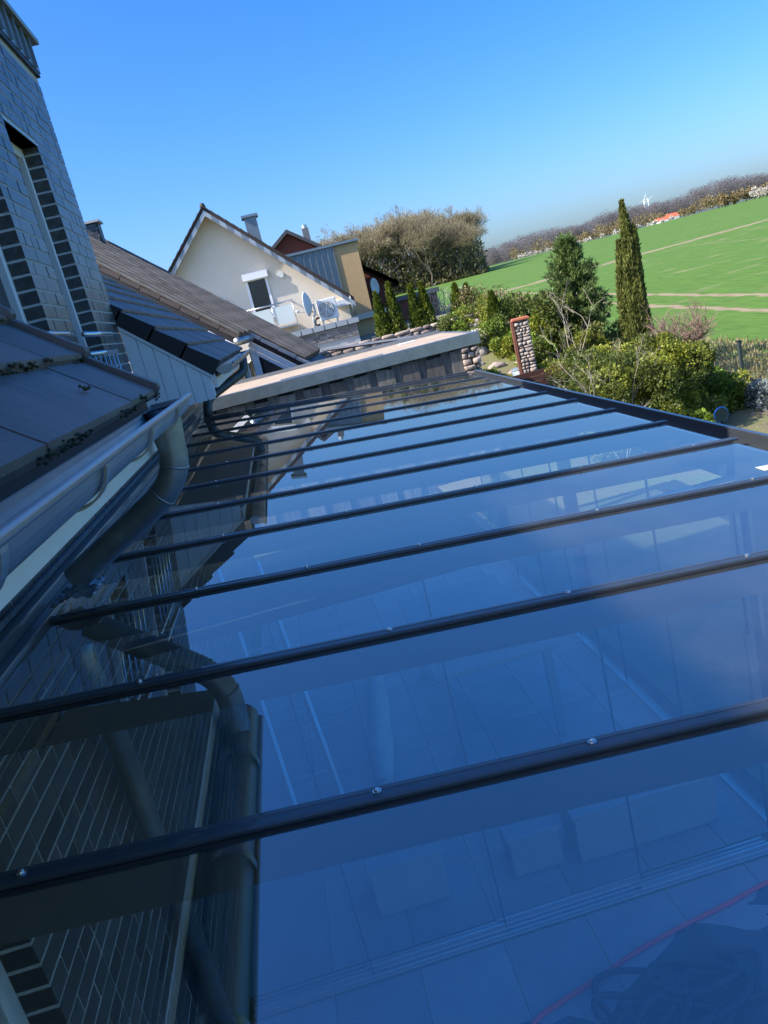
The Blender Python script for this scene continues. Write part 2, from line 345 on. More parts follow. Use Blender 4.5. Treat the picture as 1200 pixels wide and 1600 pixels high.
# zinc parapet of the dormer
mb = MB(); mb.box(-5.1, XW+.025, 2.80, 6.15, 2.83, 3.02); par = mb.build('parapet', M_ZINCD, house)
mb = MB(); mb.box(-5.1, XW+.02, 2.82, 6.13, 2.80, 2.828); mb.build('drip_edge', M_BLACK, par)
mb = MB(); mb.box(-5.15, XW+.07, 2.76, 6.20, 3.022, 3.06); mb.build('parapet_cap', mat('green_zinc', (.26, .33, .33), .45, .5, namt=.2, nscale=4), par, bevel=.006)
y = 2.95
while y < 6.12:
    MB().box(XW+.025, XW+.046, y, y+.014, 2.83, 3.02).build('standing_seam', M_ZINCD, par); y += .17
# --- main roofs
XE, ZE, SL = .53, .635, .9; ln = math.hypot(1, SL); us = Vector((-1/ln, 0, SL/ln)); un = Vector((SL/ln, 0, 1/ln))
CL = .2675
def roof_frame(y, c, lift=0.): return Matrix(((0, us.x, un.x, XE+us.x*c*CL+un.x*lift), (1, us.y, un.y, y), (0, us.z, un.z, ZE+us.z*c*CL+un.z*lift), (0, 0, 0, 1)))
def tile_mesh(w_, edge):   # a flat interlocking tile: rounded nose, low rib on its overlap side
    t = .026; L = CL+.05; m_ = MB(); pr = [(0, -.012), (.008, .004), (.0, .0)]
    prof = [(-.004, 0), (.000, t*.55), (.010, t), (L, t*.35-.012), (L, -.016)]
    m_.prism(prof, lambda a, b, tt: (tt, a, b), .003, w_-.003)
    if edge: m_.prism([(-.006, 0), (.0, t+.012), (.012, t+.022), (L, t*.35+.006), (L, -.016)], lambda a, b, tt: (tt, a, b), w_-.003, w_+.055)
    return m_.mesh('roof_tile', M_TILE)
TW = .45; T0 = tile_mesh(TW, False); TV = tile_mesh(TW, True)
def roof(y0, y1, verge_hi, ncourse, label, ridge_x=-4.5):
    d = MB()
    zf = lambda x: ZE+SL*(XE-x)
    lo = XE-.03; 
    d.prism([(lo, zf(lo)-.035), (ridge_x, zf(ridge_x)-.035), (ridge_x, zf(ridge_x)-.16), (lo, zf(lo)-.13)], lambda a, b, t: (a, t, b), y0+.01, y1-.01)
    deck = d.build('roof', M_BLACK, house); tag(deck, label, None)
    cols = int(round((y1-y0)/TW)); tw = (y1-y0)/cols
    for c in range(ncourse):
        for k in range(cols):
            e = verge_hi and k == cols-1
            o = link('roof_tile', TV if e else T0, deck, mw=roof_frame(y0+k*tw, c)@Matrix.Translation((random.uniform(-.002, .002), random.uniform(-.004, .004), random.uniform(-.001, .002)))@Matrix.Scale(tw/TW, 4, (1, 0, 0)))
    u_ = MB()    # upper, unseen slope in whole strips
    for c in range(ncourse, 30):
        if XE+us.x*(c+1)*CL < ridge_x: break
        p = roof_frame(y0, c); q = [p@Vector(v) for v in ((0, 0, 0), (y1-y0, 0, 0), (y1-y0, CL+.04, -.014), (0, CL+.04, -.014), (0, 0, .026), (y1-y0, 0, .026), (y1-y0, CL+.04, .0), (0, CL+.04, .0))]
        u_.hexa(q)
    if u_.v: u_.build('upper_tiles', M_TILE, deck)
    return deck
near = roof(-.80, 2.80, True, 9, 'dark flat roof tiles with mossy edges')
far_ = roof(6.16, 11.3, False, 9, 'dark flat roof tiles beside the white boards', -1.28)
mb = MB(); mb.prism([(-1.29, ZE+SL*(XE+1.29)), (-4.5, ZE+SL*(XE+4.5)), (-4.5, ZE+SL*(XE+4.5)-.16), (-1.29, ZE+SL*(XE+1.29)-.16)], lambda a, b, t: (a, t, b), 6.17, 7.6); mb.build('upper_roof', M_TILE, far_)
# rest of the house roof (behind the camera and the far slope) so that its ridge casts the shade
mb = MB(); zf = lambda x: ZE+SL*(XE-x)
mb.prism([(.50, zf(.5)-.03), (-4.5, zf(-4.5)-.03), (-9.5, zf(.5)-.03), (-9.5, zf(.5)-.15), (-4.5, zf(-4.5)-.2), (.50, zf(.5)-.15)], lambda a, b, t: (a, t, b), -5, -.82)
mb.prism([(-4.52, zf(-4.5)+.02), (-9.5, zf(.5)-.03), (-9.5, zf(.5)-.15), (-4.52, zf(-4.5)-.2)], lambda a, b, t: (a, t, b), -.82, 7.6)
mb.build('back_roof', M_TILE, house)
# moss on the near courses
pts = []
for c in range(0, 5):
    for _ in range(420):
        y = random.uniform(.6, 2.84)
        if math.sin(y*9+c*2)+math.sin(y*23+c)*.7 < .1: continue
        y = y; f = roof_frame(0, c)@Vector((y, random.uniform(-.012, .003), random.uniform(.0, .022))); pts.append(f)
V = []; F = []
for p in pts:
    v, f = ico(random.randint(0, 9), 1, .3); s_ = random.uniform(.0015, .006); k = len(V)
    V += [(p.x+q[0]*s_, p.y+q[1]*s_*2.2, p.z+q[2]*s_*.7) for q in v]; F += [tuple(i+k for i in q) for q in f]
for (y, c, o_) in [(1.75, 1, .0), (1.9, 1, -.03), (2.05, 1, -.01), (2.35, 1, .0), (1.62, 1, -.05), (2.2, 0, .12), (1.5, 0, .18), (2.5, 0, .0), (1.2, 0, .1)]:
    for _ in range(9):
        p = roof_frame(0, c)@Vector((y+random.gauss(0, .02), o_+random.gauss(0, .006), .026)); v, f = ico(random.randint(0, 9), 1, .4); s_ = random.uniform(.002, .007); k = len(V)
        V += [(p.x+q[0]*s_, p.y+q[1]*s_*1.6, p.z+q[2]*s_) for q in v]; F += [tuple(i+k for i in q) for q in f]
stuff(link('moss', nmesh('moss', V, F, M_MOSS), house))
# verge of the far roof: black stepped verge pieces, white boarded cheek
for c in range(9):
    MB().hexa([roof_frame(6.105, c, -.10)@Vector(v) for v in ((0, -.01, 0), (.05, -.01, 0), (.05, CL+.005, .0), (0, CL+.005, 0), (0, -.01, .128), (.05, -.01, .128), (.05, CL+.005, .104), (0, CL+.005, .104))]).build('verge_tile', M_BLACK, far_)
zc = lambda x: ZE+SL*(XE-x)-.165
ck = MB(); ck.prism([(XW, .375), (.45, .40), (.45, zc(.45)+.012), (XW, zc(XW)+.012)], lambda a, b, t: (a, t, b), 6.13, 6.145); cheek = ck.build('cheek', M_WHITE, house)
x = XW+.004
while x < .44:
    x2 = min(x+.098, .446); MB().prism([(x, .378), (x2-.006, .378), (x2-.006, zc(x2)), (x, zc(x))], lambda a, b, t: (a, t, b), 6.115, 6.129).build('board', M_BOARDW, cheek); x = x2
mb = MB(); mb.prism([(XW, zc(XW)+.002), (.47, zc(.47)+.002), (.47, zc(.47)+.03), (XW, zc(XW)+.03)], lambda a, b, t: (a, t, b), 6.108, 6.128); mb.build('trim_strip', M_WHITE, cheek)
# fascia, soffit, gutters
def eave(y0, y1, ypipe):
    fa = MB().box(.462, .482, y0, y1, .455, .60).build('fascia', M_WHITE, house)
    MB().box(XW+.01, .460, y0, y1, .462, .478).build('soffit', M_WHITE, fa)
    gx, gz, gr = .566, .612, .070; mb = MB(); N = 16
    arc = [(gx+gr*math.cos(math.pi+math.pi*i/N), gz+gr*math.sin(math.pi+math.pi*i/N)) for i in range(N+1)]
    inn = [(gx+(gr-.003)*math.cos(math.pi+math.pi*i/N), gz+(gr-.003)*math.sin(math.pi+math.pi*i/N)) for i in range(N, -1, -1)]
    poly = arc+inn; k = len(poly); mb.v += [(a, y0, b) for a, b in poly]+[(a, y1, b) for a, b in poly]
    for i in range(k): mb.f.append((i, (i+1) % k, k+(i+1) % k, k+i)); mb.mi.append(0)
    for i in range(N): 
        for off in (0, k): mb.f.append((off+i, off+i+1, off+k-2-i, off+k-1-i)); mb.mi.append(0)
    gut = mb.build('gutter', M_ZINC, house, True)
    MB().tube([(gx+gr+.006, y0, gz+.001), (gx+gr+.006, y1, gz+.001)], .0095, 10).build('bead', M_ZINC, gut, True)
    for yy in (y0+.001, y1-.004):
        e = MB(); e.prism(arc, lambda a, b, t: (a, t, b), yy, yy+.003); e.build('end_cap', M_ZINC, gut)
    y = y1-.38
    while y > y0:
        br = MB(); ar2 = [(gx+(gr+.004)*math.cos(math.pi+math.pi*i/N), gz+(gr+.004)*math.sin(math.pi+math.pi*i/N)) for i in range(N+1)]
        for i in range(N):
            (a1, b1), (a2, b2) = ar2[i], ar2[i+1]; c1 = ((a1-gx)*1.06+gx, (b1-gz)*1.06+gz); c2 = ((a2-gx)*1.06+gx, (b2-gz)*1.06+gz)
            br.hexa([(a1, y, b1), (a1, y+.026, b1), (c1[0], y+.026, c1[1]), (c1[0], y, c1[1]), (a2, y, b2), (a2, y+.026, b2), (c2[0], y+.026, c2[1]), (c2[0], y, c2[1])])
        br.build('bracket', M_ZINC, gut); y -= .55
    return gut
g1 = eave(-3.0, 2.87, 2.72)
g2 = eave(6.16, 11.25, 9.6)
p1 = bez([(.553, 2.70, .60), (.553, 2.70, .35), (.07, 2.77, .085)], .15, 10)
dp = MB().tube(p1, [.066]+[.049]*(len(p1)-1), 20, caps=False).build('downpipe', M_PIPE, house, True)
mb = MB(); mb.tube(p1, [.062]+[.046]*(len(p1)-1), 20, caps=False); mb.build('pipe_dark_inside', M_BLACK, dp, True)  # black inner tube, the pipe's inner darkness put into colour
for q in (4, 9): 
    a, b2 = p1[q], p1[q+1]; t = (b2-a).normalized(); MB().tube([a-t*.004, a+t*.004], .0515, 20).build('pipe_seam', M_PIPE, dp, True)
p2 = bez([(.566, 9.75, .58), (.56, 9.72, .40), (.06, 9.22, .20), (.03, 9.10, .012)], .12, 8)
dp2 = MB().tube(p2, .054, 18).build('downpipe', mat('dark_pipe', (.10, .12, .125), .5, .4, namt=.3, nscale=9), house, True)
# crumpled lead flashing under the open pipe end
V = []; F = []; n = 14
for i in range(n):
    for j in range(n):
        a = i/(n-1)-.5; b2 = j/(n-1)-.5; V.append((.075+a*.15, 2.735+b2*.2, .043+.02*math.sin(a*19+b2*7)*math.cos(b2*23-a*5)*.5+max(0, .05-abs(a)*.15)*.35+random.uniform(-.003, .003)))
for i in range(n-1):
    for j in range(n-1): F.append((i*n+j, (i+1)*n+j, (i+1)*n+j+1, i*n+j+1))
fl = link('lead_flashing', nmesh('lead_flashing', V, F, M_PIPE, True), dp); fl.modifiers.new('s', 'SOLIDIFY').thickness = .003

# ------------------------------------------------------------------ the glass patio roof
S7 = .7; Y1R = 1.199878; SLR = .0782495
def YR(k): return Y1R+(k-1)*S7
def WR(y): return 2.98399+.02147*((y-Y1R)/S7-5)
zr = lambda x: -SLR*x
per = thing('patio_roof', 'black aluminium patio roof with blue-reflecting glass panes against the brick house', 'patio roof', (1.5, 5, GZ))
ya, yb = YR(-1), YR(12)
wp = MB(); wp.box(XW+.002, -.045, ya-.02, yb+.05, -.13, .062); wp.box(-.045, .0, ya-.02, yb+.05, -.13, .022); wp.build('wall_profile', M_ALU, per, bevel=.004)
wp = MB(); wp.box(XW+.003, XW+.02, ya-.02, yb+.05, .064, .085); wp.build('sealing_strip', mat('sealant', (.12, .15, .17), .7, namt=.5, nscale=30, bump=.5, bscale=60), per)
bolt = MB()
bolt.tube([(0, 0, 0), (0, 0, .003)], .0085, 12); bolt.tube([(0, 0, .003), (0, 0, .0065), (0, 0, .008)], [.0055, .005, .003], 8); bolt_me = bolt.mesh('bolt', M_STEEL)
bolts = {1: (.336, .955, 1.36, 1.73, 2.2), 2: (.42, 1.085, 1.59, 2.12, 2.7), 3: (.5, .89, 1.3, 1.98, 2.6), 4: (.55, 1.1, 1.7, 2.2, 2.76)}
for k in range(-1, 13):
    y = YR(k); W = WR(y)
    cap = MB(); hw = .020
    prof = [(-hw, .003), (-hw, .010), (-hw+.003, .0135), (-.006, .014), (-.004, .0125), (.004, .0125), (.006, .014), (hw-.003, .0135), (hw, .010), (hw, .003)]
    cap.prism(prof, lambda a, b, t: (t, y+a, zr(t)+b), -.02, W+.03)
    rf = MB(); rf.prism([(-.021, -.10), (-.021, -.012), (.021, -.012), (.021, -.10)], lambda a, b, t: (t, y+a, zr(t)+b), .001, W-.002)
    ro = rf.build('rafter', M_ALU, per)
    co = cap.build('cover_cap', M_ALU, ro)
    gk = MB(); gk.prism([(-.024, -.004), (-.024, .003), (.024, .003), (.024, -.004)], lambda a, b, t: (t, y+a, zr(t)+b), .0, W-.001); gk.build('gasket', M_BLACK, ro)
    xs = bolts.get(k) or [(.42+.03*(k % 3))+i*.60 for i in range(5)]
    for x in xs:
        if x < W-.05: link('bolt', bolt_me, ro, mw=Matrix.Translation((x, y+random.uniform(-.002, .002), zr(x)+.0132)))
    if k < 12:
        y2 = YR(k+1); W2 = WR(y2); a, b2 = y+.0215, y2-.0215; g = MB()
        P = [(.003, a), (W-.004, a), (W2-.004, b2), (.003, b2)]
        base = len(g.v); g.v += [(px_, py_, zr(px_)-.010) for px_, py_ in P]+[(px_, py_, zr(px_)) for px_, py_ in P]
        g.f += [(4, 5, 6, 7), (3, 2, 1, 0)]+[(i, (i+1) % 4, 4+(i+1) % 4, 4+i) for i in range(4)]; g.mi += [0]+[1]*5
        g.build('glass_pane', [M_GLASS, M_GLASSE], per)
# gutter beam along the garden side
bm_ = MB()
def along(prof):
    bm_.prism(prof, lambda a, b, t: (WR(t)+a, t, zr(WR(t))+b), ya-.02, yb+.06)
along([(.0, -.20), (.0, -.013), (.014, -.013), (.014, -.20)])
along([(.0145, -.20), (.0145, -.040), (.085, -.040), (.085, -.20)])
along([(.0855, -.20), (.0855, .026), (.110, .026), (.110, -.20)])
beam = bm_.build('gutter_beam', M_ALU, per, bevel=.003)
ef = MB(); ef.prism([(yb+.027, -.13), (yb+.027, .030), (yb+.06, .030), (yb+.06, -.13)], lambda a, b, t: (t, a, zr(t)+b), .001, WR(yb)-.001); ef.build('end_profile', M_ALU, per)
for y in (.0, 3.28, 6.1, yb): MB().box(WR(y)+.02, WR(y)+.11, y-.05, y+.05, GZ+.003, zr(WR(y))-.201).build('post', M_ALU, per, bevel=.004)
# sealant smears and a paper label on the glass
tag(MB().prism([(2.725, 2.72), (2.80, 2.72), (2.80, 2.79), (2.73, 2.79)], lambda a, b, t: (a, b, zr(a)+t), .001, .0016).build('paper_label', M_PLASTIC), 'small white paper label stuck on the glass near the gutter beam', 'label')

# ------------------------------------------------------------------ under the glass
fl = MB().box(-.10, 3.25, -1.5, 9.3, GZ-.05, GZ-.012).build('patio_floor', M_GROUT); structure(fl)
cache = {}
TX = .4516; x0 = .4203-TX
for i in range(0, 8):
    for j in range(-3, 3):
        if 'a' not in cache: cache['a'] = MB().box(0, TX-.005, 0, .895, -.014, 0).mesh('tile', M_FLOOR)
        link('tile', cache['a'], fl, mw=Matrix.Translation((x0+i*TX, 3.215-.9*(j+1)+.002 if j >= 0 else 3.37+.9*(-j-1)*1.0+.002, GZ+random.uniform(0, .001))))
for i in range(0, 8):
    for j in range(3, 7): link('tile', cache['a'], fl, mw=Matrix.Translation((x0+i*TX, 3.372+.9*j, GZ+random.uniform(0, .001))))
sd = thing('sliding_door', 'frameless sliding glass door with silver floor track under the patio roof', 'sliding door', (1.5, 3.3, GZ))
tr = MB()
for i in range(4): tr.box(.0, 2.86, 3.230+.03*i, 3.243+.03*i, GZ+.006, GZ+.024)
tr.box(.0, 2.86, 3.225, 3.345, GZ+.001, GZ+.006); tr.build('floor_track', M_ALUL, sd)
MB().box(.002, 2.96, 3.235, 3.325, -.46, -.40).build('head_rail', M_ALU, sd)
MB().box(.002, 2.96, 3.233, 3.2345, -.405, -.397).build('rail_edge', M_ALUL, sd)
for i, (a, b2) in enumerate(((.01, .63), (.60, 1.36), (1.33, 2.14), (2.11, 2.86))):
    yy = 3.244+.03*(i % 3); p = MB().box(a, b2, yy, yy+.004, GZ+.03, -.46).build('glass_panel', M_GLASSV, sd)
    MB().box(b2-.002, b2+.006, yy-.003, yy+.007, GZ+.03, -.46).build('edge_profile', M_ALU, p)
    MB().box(a, b2, yy-.006, yy+.010, GZ+.024, GZ+.052).build('bottom_rail', M_ALUL, p)
sd2 = thing('sliding_door', 'long sliding glass wall between the posts facing the garden', 'sliding door', (2.96, 6, GZ))
MB().box(2.955, 3.02, 3.40, 8.80, GZ+.001, GZ+.02).build('floor_track', M_ALUL, sd2)
for i in range(6):
    a = 3.42+i*.9; p = MB().box(2.972+.01*(i % 2), 2.977+.01*(i % 2), a, a+.92, GZ+.022, -.44).build('glass_panel', M_GLASSV, sd2)
    MB().box(2.97+.01*(i % 2), 2.979+.01*(i % 2), a+.905, a+.918, GZ+.022, -.44).build('edge_profile', M_ALU, p)
# hose and rope on the near tiles
hp = [(.95, 2.35), (1.29, 2.70), (1.48, 2.78), (1.67, 2.83), (1.90, 2.90), (2.16, 2.955), (2.45, 3.00), (2.71, 3.05), (3.1, 3.10)]
def smooth(P, n=6):
    P = [Vector(p) for p in P]; out = []
    for i in range(len(P)-1):
        a, b, c, d = P[max(i-1, 0)], P[i], P[i+1], P[min(i+2, len(P)-1)]
        for k in range(n): t = k/n; out.append(.5*((2*b)+(c-a)*t+(2*a-5*b+4*c-d)*t*t+(3*b-a-3*c+d)*t**3))
    return out+[P[-1]]
tag(MB().tube(smooth([(x, y, GZ+.0135) for x, y in hp]), .0120, 10).build('garden_hose', M_HOSE, None, True), 'thin red hose running across the wet grey patio tiles', 'hose')
rp = []
for i in range(150):
    t = i/149*9.2*2*math.pi; rr = .10+.14*abs(math.sin(i*.11))+.05*math.sin(i*.37)
    rp.append((2.02+rr*1.1*math.cos(t+.5*math.sin(i*.21))+.16*math.sin(i*.05), 2.60+rr*.62*math.sin(t+.7*math.sin(i*.17))+.05*math.cos(i*.09), GZ+.012+.0009*i*.35+.012*abs(math.sin(i*.8))))
tag(MB().tube(smooth(rp, 3), .0155, 8).build('coiled_rope', M_ROPE, None, True), 'tangled coil of dark rope lying beside the red hose', 'rope')
# wet patches
for (cx_, cy_, s_) in ((2.45, 2.55, .55), (1.35, 2.62, .16), (2.72, 2.93, .16), (1.75, 2.50, .2)):
    q = [(cx_+s_*(1+.35*math.sin(3*a+cx_*5)+.18*math.sin(7*a+1))*math.cos(a), cy_+.7*s_*(1+.3*math.sin(4*a+cy_*7))*math.sin(a)) for a in [2*math.pi*i/40 for i in range(40)]]
    o = MB().prism(q, lambda a, b, t: (a, b, t), GZ+.0015, GZ+.003).build('puddle', mat('wet_tile', (.045, .048, .052), .08, spec=.6)); tag(o, 'shallow puddle of water on the grey patio tiles', 'puddle', 'puddles on the patio tiles')
# ladder leaning inside
ld = thing('ladder', 'silver aluminium ladder leaning near the brick wall under the glass', 'ladder', (.45, 5.0, GZ))
la, lb = Vector((.28, 4.75, GZ+.01)), Vector((.62, 4.72, GZ+.01)); ta, tb = Vector((.02, 6.35, -1.05)), Vector((.36, 6.30, -1.05))
for a, b2 in ((la, ta), (lb, tb)): MB().tube([a, b2], .03, 6).build('stile', M_ALUL, ld)
for i in range(1, 8): t = i/8; MB().tube([la.lerp(ta, t), lb.lerp(tb, t)], .014, 6).build('rung', M_ALUL, ld)
pr = thing('folded_parasol', 'pale folded parasol lying on the patio floor behind the glass door', 'parasol', (1.0, 5.5, GZ))
MB().tube([(.94, 4.75, GZ+.10), (.96, 5.1, GZ+.11), (1.05, 5.9, GZ+.10), (1.10, 6.5, GZ+.08), (1.11, 6.65, GZ+.07)], [.06, .10, .09, .06, .03], 14).build('canopy', mat('pale_cloth', (.55, .56, .55), .8, namt=.2, nscale=9), pr, True)
MB().tube([(.93, 4.75, GZ+.10), (.90, 4.35, GZ+.09)], .02, 10).build('pole', M_ALUL, pr, True)
tb_ = thing('garden_table', 'pale grey rectangular table under the patio roof', 'table', (1.9, 5.6, GZ))
MB().box(1.45, 2.35, 4.75, 6.35, -1.79, -1.755).build('table_top', mat('table_grey', (.34, .35, .35), .5, namt=.1, nscale=5), tb_, bevel=.006)
for x in (1.52, 2.28):
    for y in (4.82, 6.28): MB().box(x-.03, x+.03, y-.03, y+.03, GZ+.003, -1.791).build('leg', M_ALUL, tb_)
for (x, y, wx, wy, hh, lb_) in ((.72, 3.62, .42, .30, .30, 'low pale box behind the glass door, beside the longest box'), (1.52, 3.60, .30, .26, .24, 'smallest pale box behind the glass door, between two longer boxes'), (1.9, 3.55, .85, .28, .30, 'longest pale box behind the glass door')):
    t = thing('storage_box', lb_, 'box', (x, y, GZ)); MB().box(x, x+wx, y, y+wy, GZ+.003, GZ+hh).build('body', mat('box_grey', (.42, .43, .44), .5, namt=.15, nscale=6), t, bevel=.012)
    MB().box(x-.012, x+wx+.012, y-.012, y+wy+.012, GZ+hh+.001, GZ+hh+.03).build('lid', mat('grey_plastic', (.36, .38, .40), .5), t, bevel=.008)
# rainwater standpipe on the house wall under the glass
o = MB().tube(bez([(.0, 2.78, -.14), (.0, 2.78, -.3), (-.05, 2.95, -.8), (-.05, 2.95, GZ+.01)], .1, 6), .045, 16).build('standpipe', M_PIPE, house, True)

# ------------------------------------------------------------------ flat-roofed board shed at the end of the patio roof
shed = thing('board_shed', 'flat-roofed shed clad in weathered dark boards with a zinc edge', 'shed', (1.9, 14, GZ))
MB().box(-.50, 4.20, 12.62, 15.2, GZ, -.115).build('wall', M_BLACK, shed)
rs = MB(); rs.box(-.50, 4.24, 12.52, 15.3, -.114, -.030); rf_ = rs.build('roof', M_BITU, shed)
e = MB(); e.box(-.50, 4.28, 12.475, 12.51, -.20, -.003); e.box(-.50, 4.28, 12.51, 12.59, -.029, .0); e.build('front_edge', M_ZINC, rf_, bevel=.005)
e = MB(); e.box(4.241, 4.283, 12.512, 15.3, -.20, -.006); e.build('side_edge', M_ZINC, rf_, bevel=.005)
e = MB(); e.box(-.50, 4.24, 15.302, 15.36, -.18, .035); e.build('rear_edge', M_ZINC, rf_)
e = MB(); e.box(.94, 2.67, 12.60, 12.64, -.029, .016); e.build('cable_duct', M_GAL, rf_)
e = MB(); e.box(3.3, 3.6, 14.6, 14.87, -.029, -.013); e.build('roof_patch', M_PLASTIC, rf_)
x = -.45
while x < 3.85:
    wd = random.uniform(.265, .30)
    MB().prism([(x, GZ), (x+wd, GZ), (x+wd, -.201-random.uniform(0, .07)), (x, -.201-random.uniform(0, .07))], lambda a, b, t: (a, t, b), 12.525, 12.555).build('board', M_WOOD, shed)
    MB().box(x+wd-.02, x+wd+.16, 12.5555, 12.60, GZ, -.205).build('back_board', M_WOOD, shed); x += wd+random.uniform(.12, .145)
pl = thing('stone_pillar', 'rough natural stone pillar at the corner of the board shed', 'pillar', (4.1, 12.6, GZ))
def stones(root, x0, x1, y0, y1, z0, z1, w_, h_, m, name='stone', d=.03, maxn=200):
    z = z0; n = 0
    while z < z1-.02:
        hh = min(h_*random.uniform(.7, 1.25), z1-z); x = x0
        while x < x1-.02:
            ww = min(w_*random.uniform(.5, 1.5), x1-x)
            if x1-(x+ww) < .08: ww = x1-x
            v, f = ico(random.randint(0, 40), 2, .18); q = random.uniform(-d, d)
            V = []
            for a, b2, c in v:
                g = lambda t: math.copysign(abs(t)**.34, t)*random.uniform(.84, 1.06)
                V.append((x+ww*.5+g(a)*(ww*.5-.004)*.99, (y0+y1)/2+q+g(b2)*(y1-y0)*.5, z+hh*.5+g(c)*(hh*.5-.004)))
            link(name, nmesh(name, V, f, m), root); n += 1; x += ww
        z += hh
    return n
MB().box(3.94, 4.21, 12.56, 12.615, GZ, -.24).build('core', M_MORTAR, pl)
stones(pl, 3.92, 4.24, 12.48, 12.59, -1.4, -.215, .16, .12, M_STONE)
MB().box(3.92, 4.24, 12.50, 12.559, GZ, -1.4).build('base', M_STONE, pl)

cc = thing('corrugated_canopy', 'grey corrugated canopy roof sloping behind the board shed', 'canopy', (3.0, 16.4, GZ))
rib = []
for i in range(25): rib.append((i*.06, .012*math.cos(i*math.pi)))
mb = MB()
for i in range(24):
    (a0, b0), (a1, b1) = rib[i], rib[i+1]
    mb.hexa([(1.95, 15.6+a0, .165+b0), (4.3, 15.6+a0, -.07+b0), (4.3, 15.6+a1, -.07+b1), (1.95, 15.6+a1, .165+b1), (1.95, 15.6+a0, .169+b0), (4.3, 15.6+a0, -.066+b0), (4.3, 15.6+a1, -.066+b1), (1.95, 15.6+a1, .169+b1)])
mb.build('sheet', mat('grey_sheet', (.22, .22, .22), .5, .3), cc)
for x in (2.05, 4.2):
    for y in (15.7, 16.95): MB().box(x-.04, x+.04, y-.04, y+.04, GZ, -.09).build('post', M_WOOD, cc)
# ------------------------------------------------------------------ neighbour's brown roof house
bh = thing('brown_roof_house', 'house with brown tiled roof, white bargeboards and a slate chimney behind the dark eaves', 'house', (-1, 18, GZ))
ex = Vector((.176, .984, 0)); pe = Vector((.317, 15.6, .829)); sx = Vector((-.984, .176, .84)).normalized(); sn = ex.cross(sx).normalized()
if sn.z < 0: sn = -sn
def bp(e_, s_, n_=0): return pe+ex*e_+sx*s_+sn*n_
# tile columns stepping along the eave; the far columns run further down the slope
NB = 10; tw = .45; dl = .42; EL = -1.49
deck = MB(); deck.hexa([bp(0, -.02, -.12), bp(NB*tw, -.02, -.12), bp(NB*tw, 6.2, -.12), bp(0, 6.2, -.12), bp(0, -.02, -.03), bp(NB*tw, -.02, -.03), bp(NB*tw, 6.2, -.03), bp(0, 6.2, -.03)])
deck.hexa([bp(1.32, EL, -.12), bp(NB*tw, EL, -.12), bp(NB*tw, -.03, -.12), bp(1.32, -.03, -.12), bp(1.32, EL, -.03), bp(NB*tw, EL, -.03), bp(NB*tw, -.03, -.03), bp(1.32, -.03, -.03)])
dk = deck.build('roof', M_BLACK, bh)
def frame3(o_, X, Y, Z): return Matrix(((X.x, Y.x, Z.x, o_.x), (X.y, Y.y, Z.y, o_.y), (X.z, Y.z, Z.z, o_.z), (0, 0, 0, 1)))
tm = MB(); tm.prism([(.05, .0), (.05, .10), (-.04, .105), (-.04, .130), (-.01, .142), (.05, .132), (tw+.02, .004), (tw+.02, -.008), (.05, -.02)], lambda a, b, t: (a, t, b+.003-(t/dl)*.003), -.002, dl-.004); TB = tm.mesh('roof_tile', M_TILEB)
for c in range(-5, 15):
    for k in range(NB):
        if c < -3 or (c < 0 and k < 3): continue
        link('roof_tile', TB, dk, mw=frame3(bp(k*tw, c*dl, 0), ex, sx, sn))
for s0, s1, e0 in ((-.03, 6.1, -.035), (EL, -.06, 1.28)):
    c = s0
    while c < s1:
        MB().hexa([bp(e0, c, -.01), bp(e0+.035, c, -.01), bp(e0+.035, c+dl-.02, -.02), bp(e0, c+dl-.02, -.02), bp(e0, c, .075), bp(e0+.035, c, .075), bp(e0+.035, c+dl-.01, .06), bp(e0, c+dl-.01, .06)]).build('verge_tile', M_TILEBE if e0 < 0 else M_GAL, dk); c += dl
    s1 = min(s1, 1.1)
    MB().hexa([bp(e0+.005, s0, -.24), bp(e0+.03, s0, -.24), bp(e0+.03, s1, -.24), bp(e0+.005, s1, -.24), bp(e0+.005, s0, -.122), bp(e0+.03, s0, -.122), bp(e0+.03, s1, -.122), bp(e0+.005, s1, -.122)]).build('bargeboard', M_WHITE, bh)
MB().hexa([bp(1.29, EL, -.32), bp(1.315, EL, -.32), bp(1.315, -.1, -.32), bp(1.29, -.1, -.32), bp(1.29, EL, -.25), bp(1.315, EL, -.25), bp(1.315, -.1, -.25), bp(1.29, -.1, -.25)]).build('bargeboard', M_WHITE, bh)
MB().tube([bp(-.06, -.05, -.05), bp(1.31, -.05, -.05)], .08, 14).build('gutter', M_ZINC, bh, True)
g0 = bp(.98, -.05, -.4); 
mb = MB(); A = [bp(1.36, EL+.05, -.33), bp(1.36, -.1, -.33), Vector((.45, bp(1.36, 0).y-.02, -.45)), Vector((1.95, bp(1.36, 0).y-.2, -.5))]
mb.v += [tuple(p) for p in A]+[tuple(p+Vector((.02, .08, 0))) for p in A]; mb.f += [(0, 1, 2, 3), (7, 6, 5, 4)]+[(i, 4+i, 4+(i+1) % 4, (i+1) % 4) for i in range(4)]; mb.mi += [0]*6
mb.build('gable_glazing', M_DARKG, bh)
mb = MB(); mb.box(.45, .60, bp(1.36, 0).y-.06, bp(1.36, 0).y-.03, -.4, .5); mb.build('glazing_post', M_FRAME, bh)
mb = MB(); mb.box(-8, -.9, 16.0, 20, GZ, .9); mb.box(-.9, .35, 16.1, 19.5, GZ, .25); mb.build('wall', M_RENDER, bh)
gw2 = MB(); Q = [bp(.06, .0, -.10), bp(.06, 6.15, -.10)]; q0 = Vector((Q[0].x, Q[0].y, -.6)); q1 = Vector((Q[1].x, Q[1].y, -.6)); dd = Vector((.03, .15, 0))
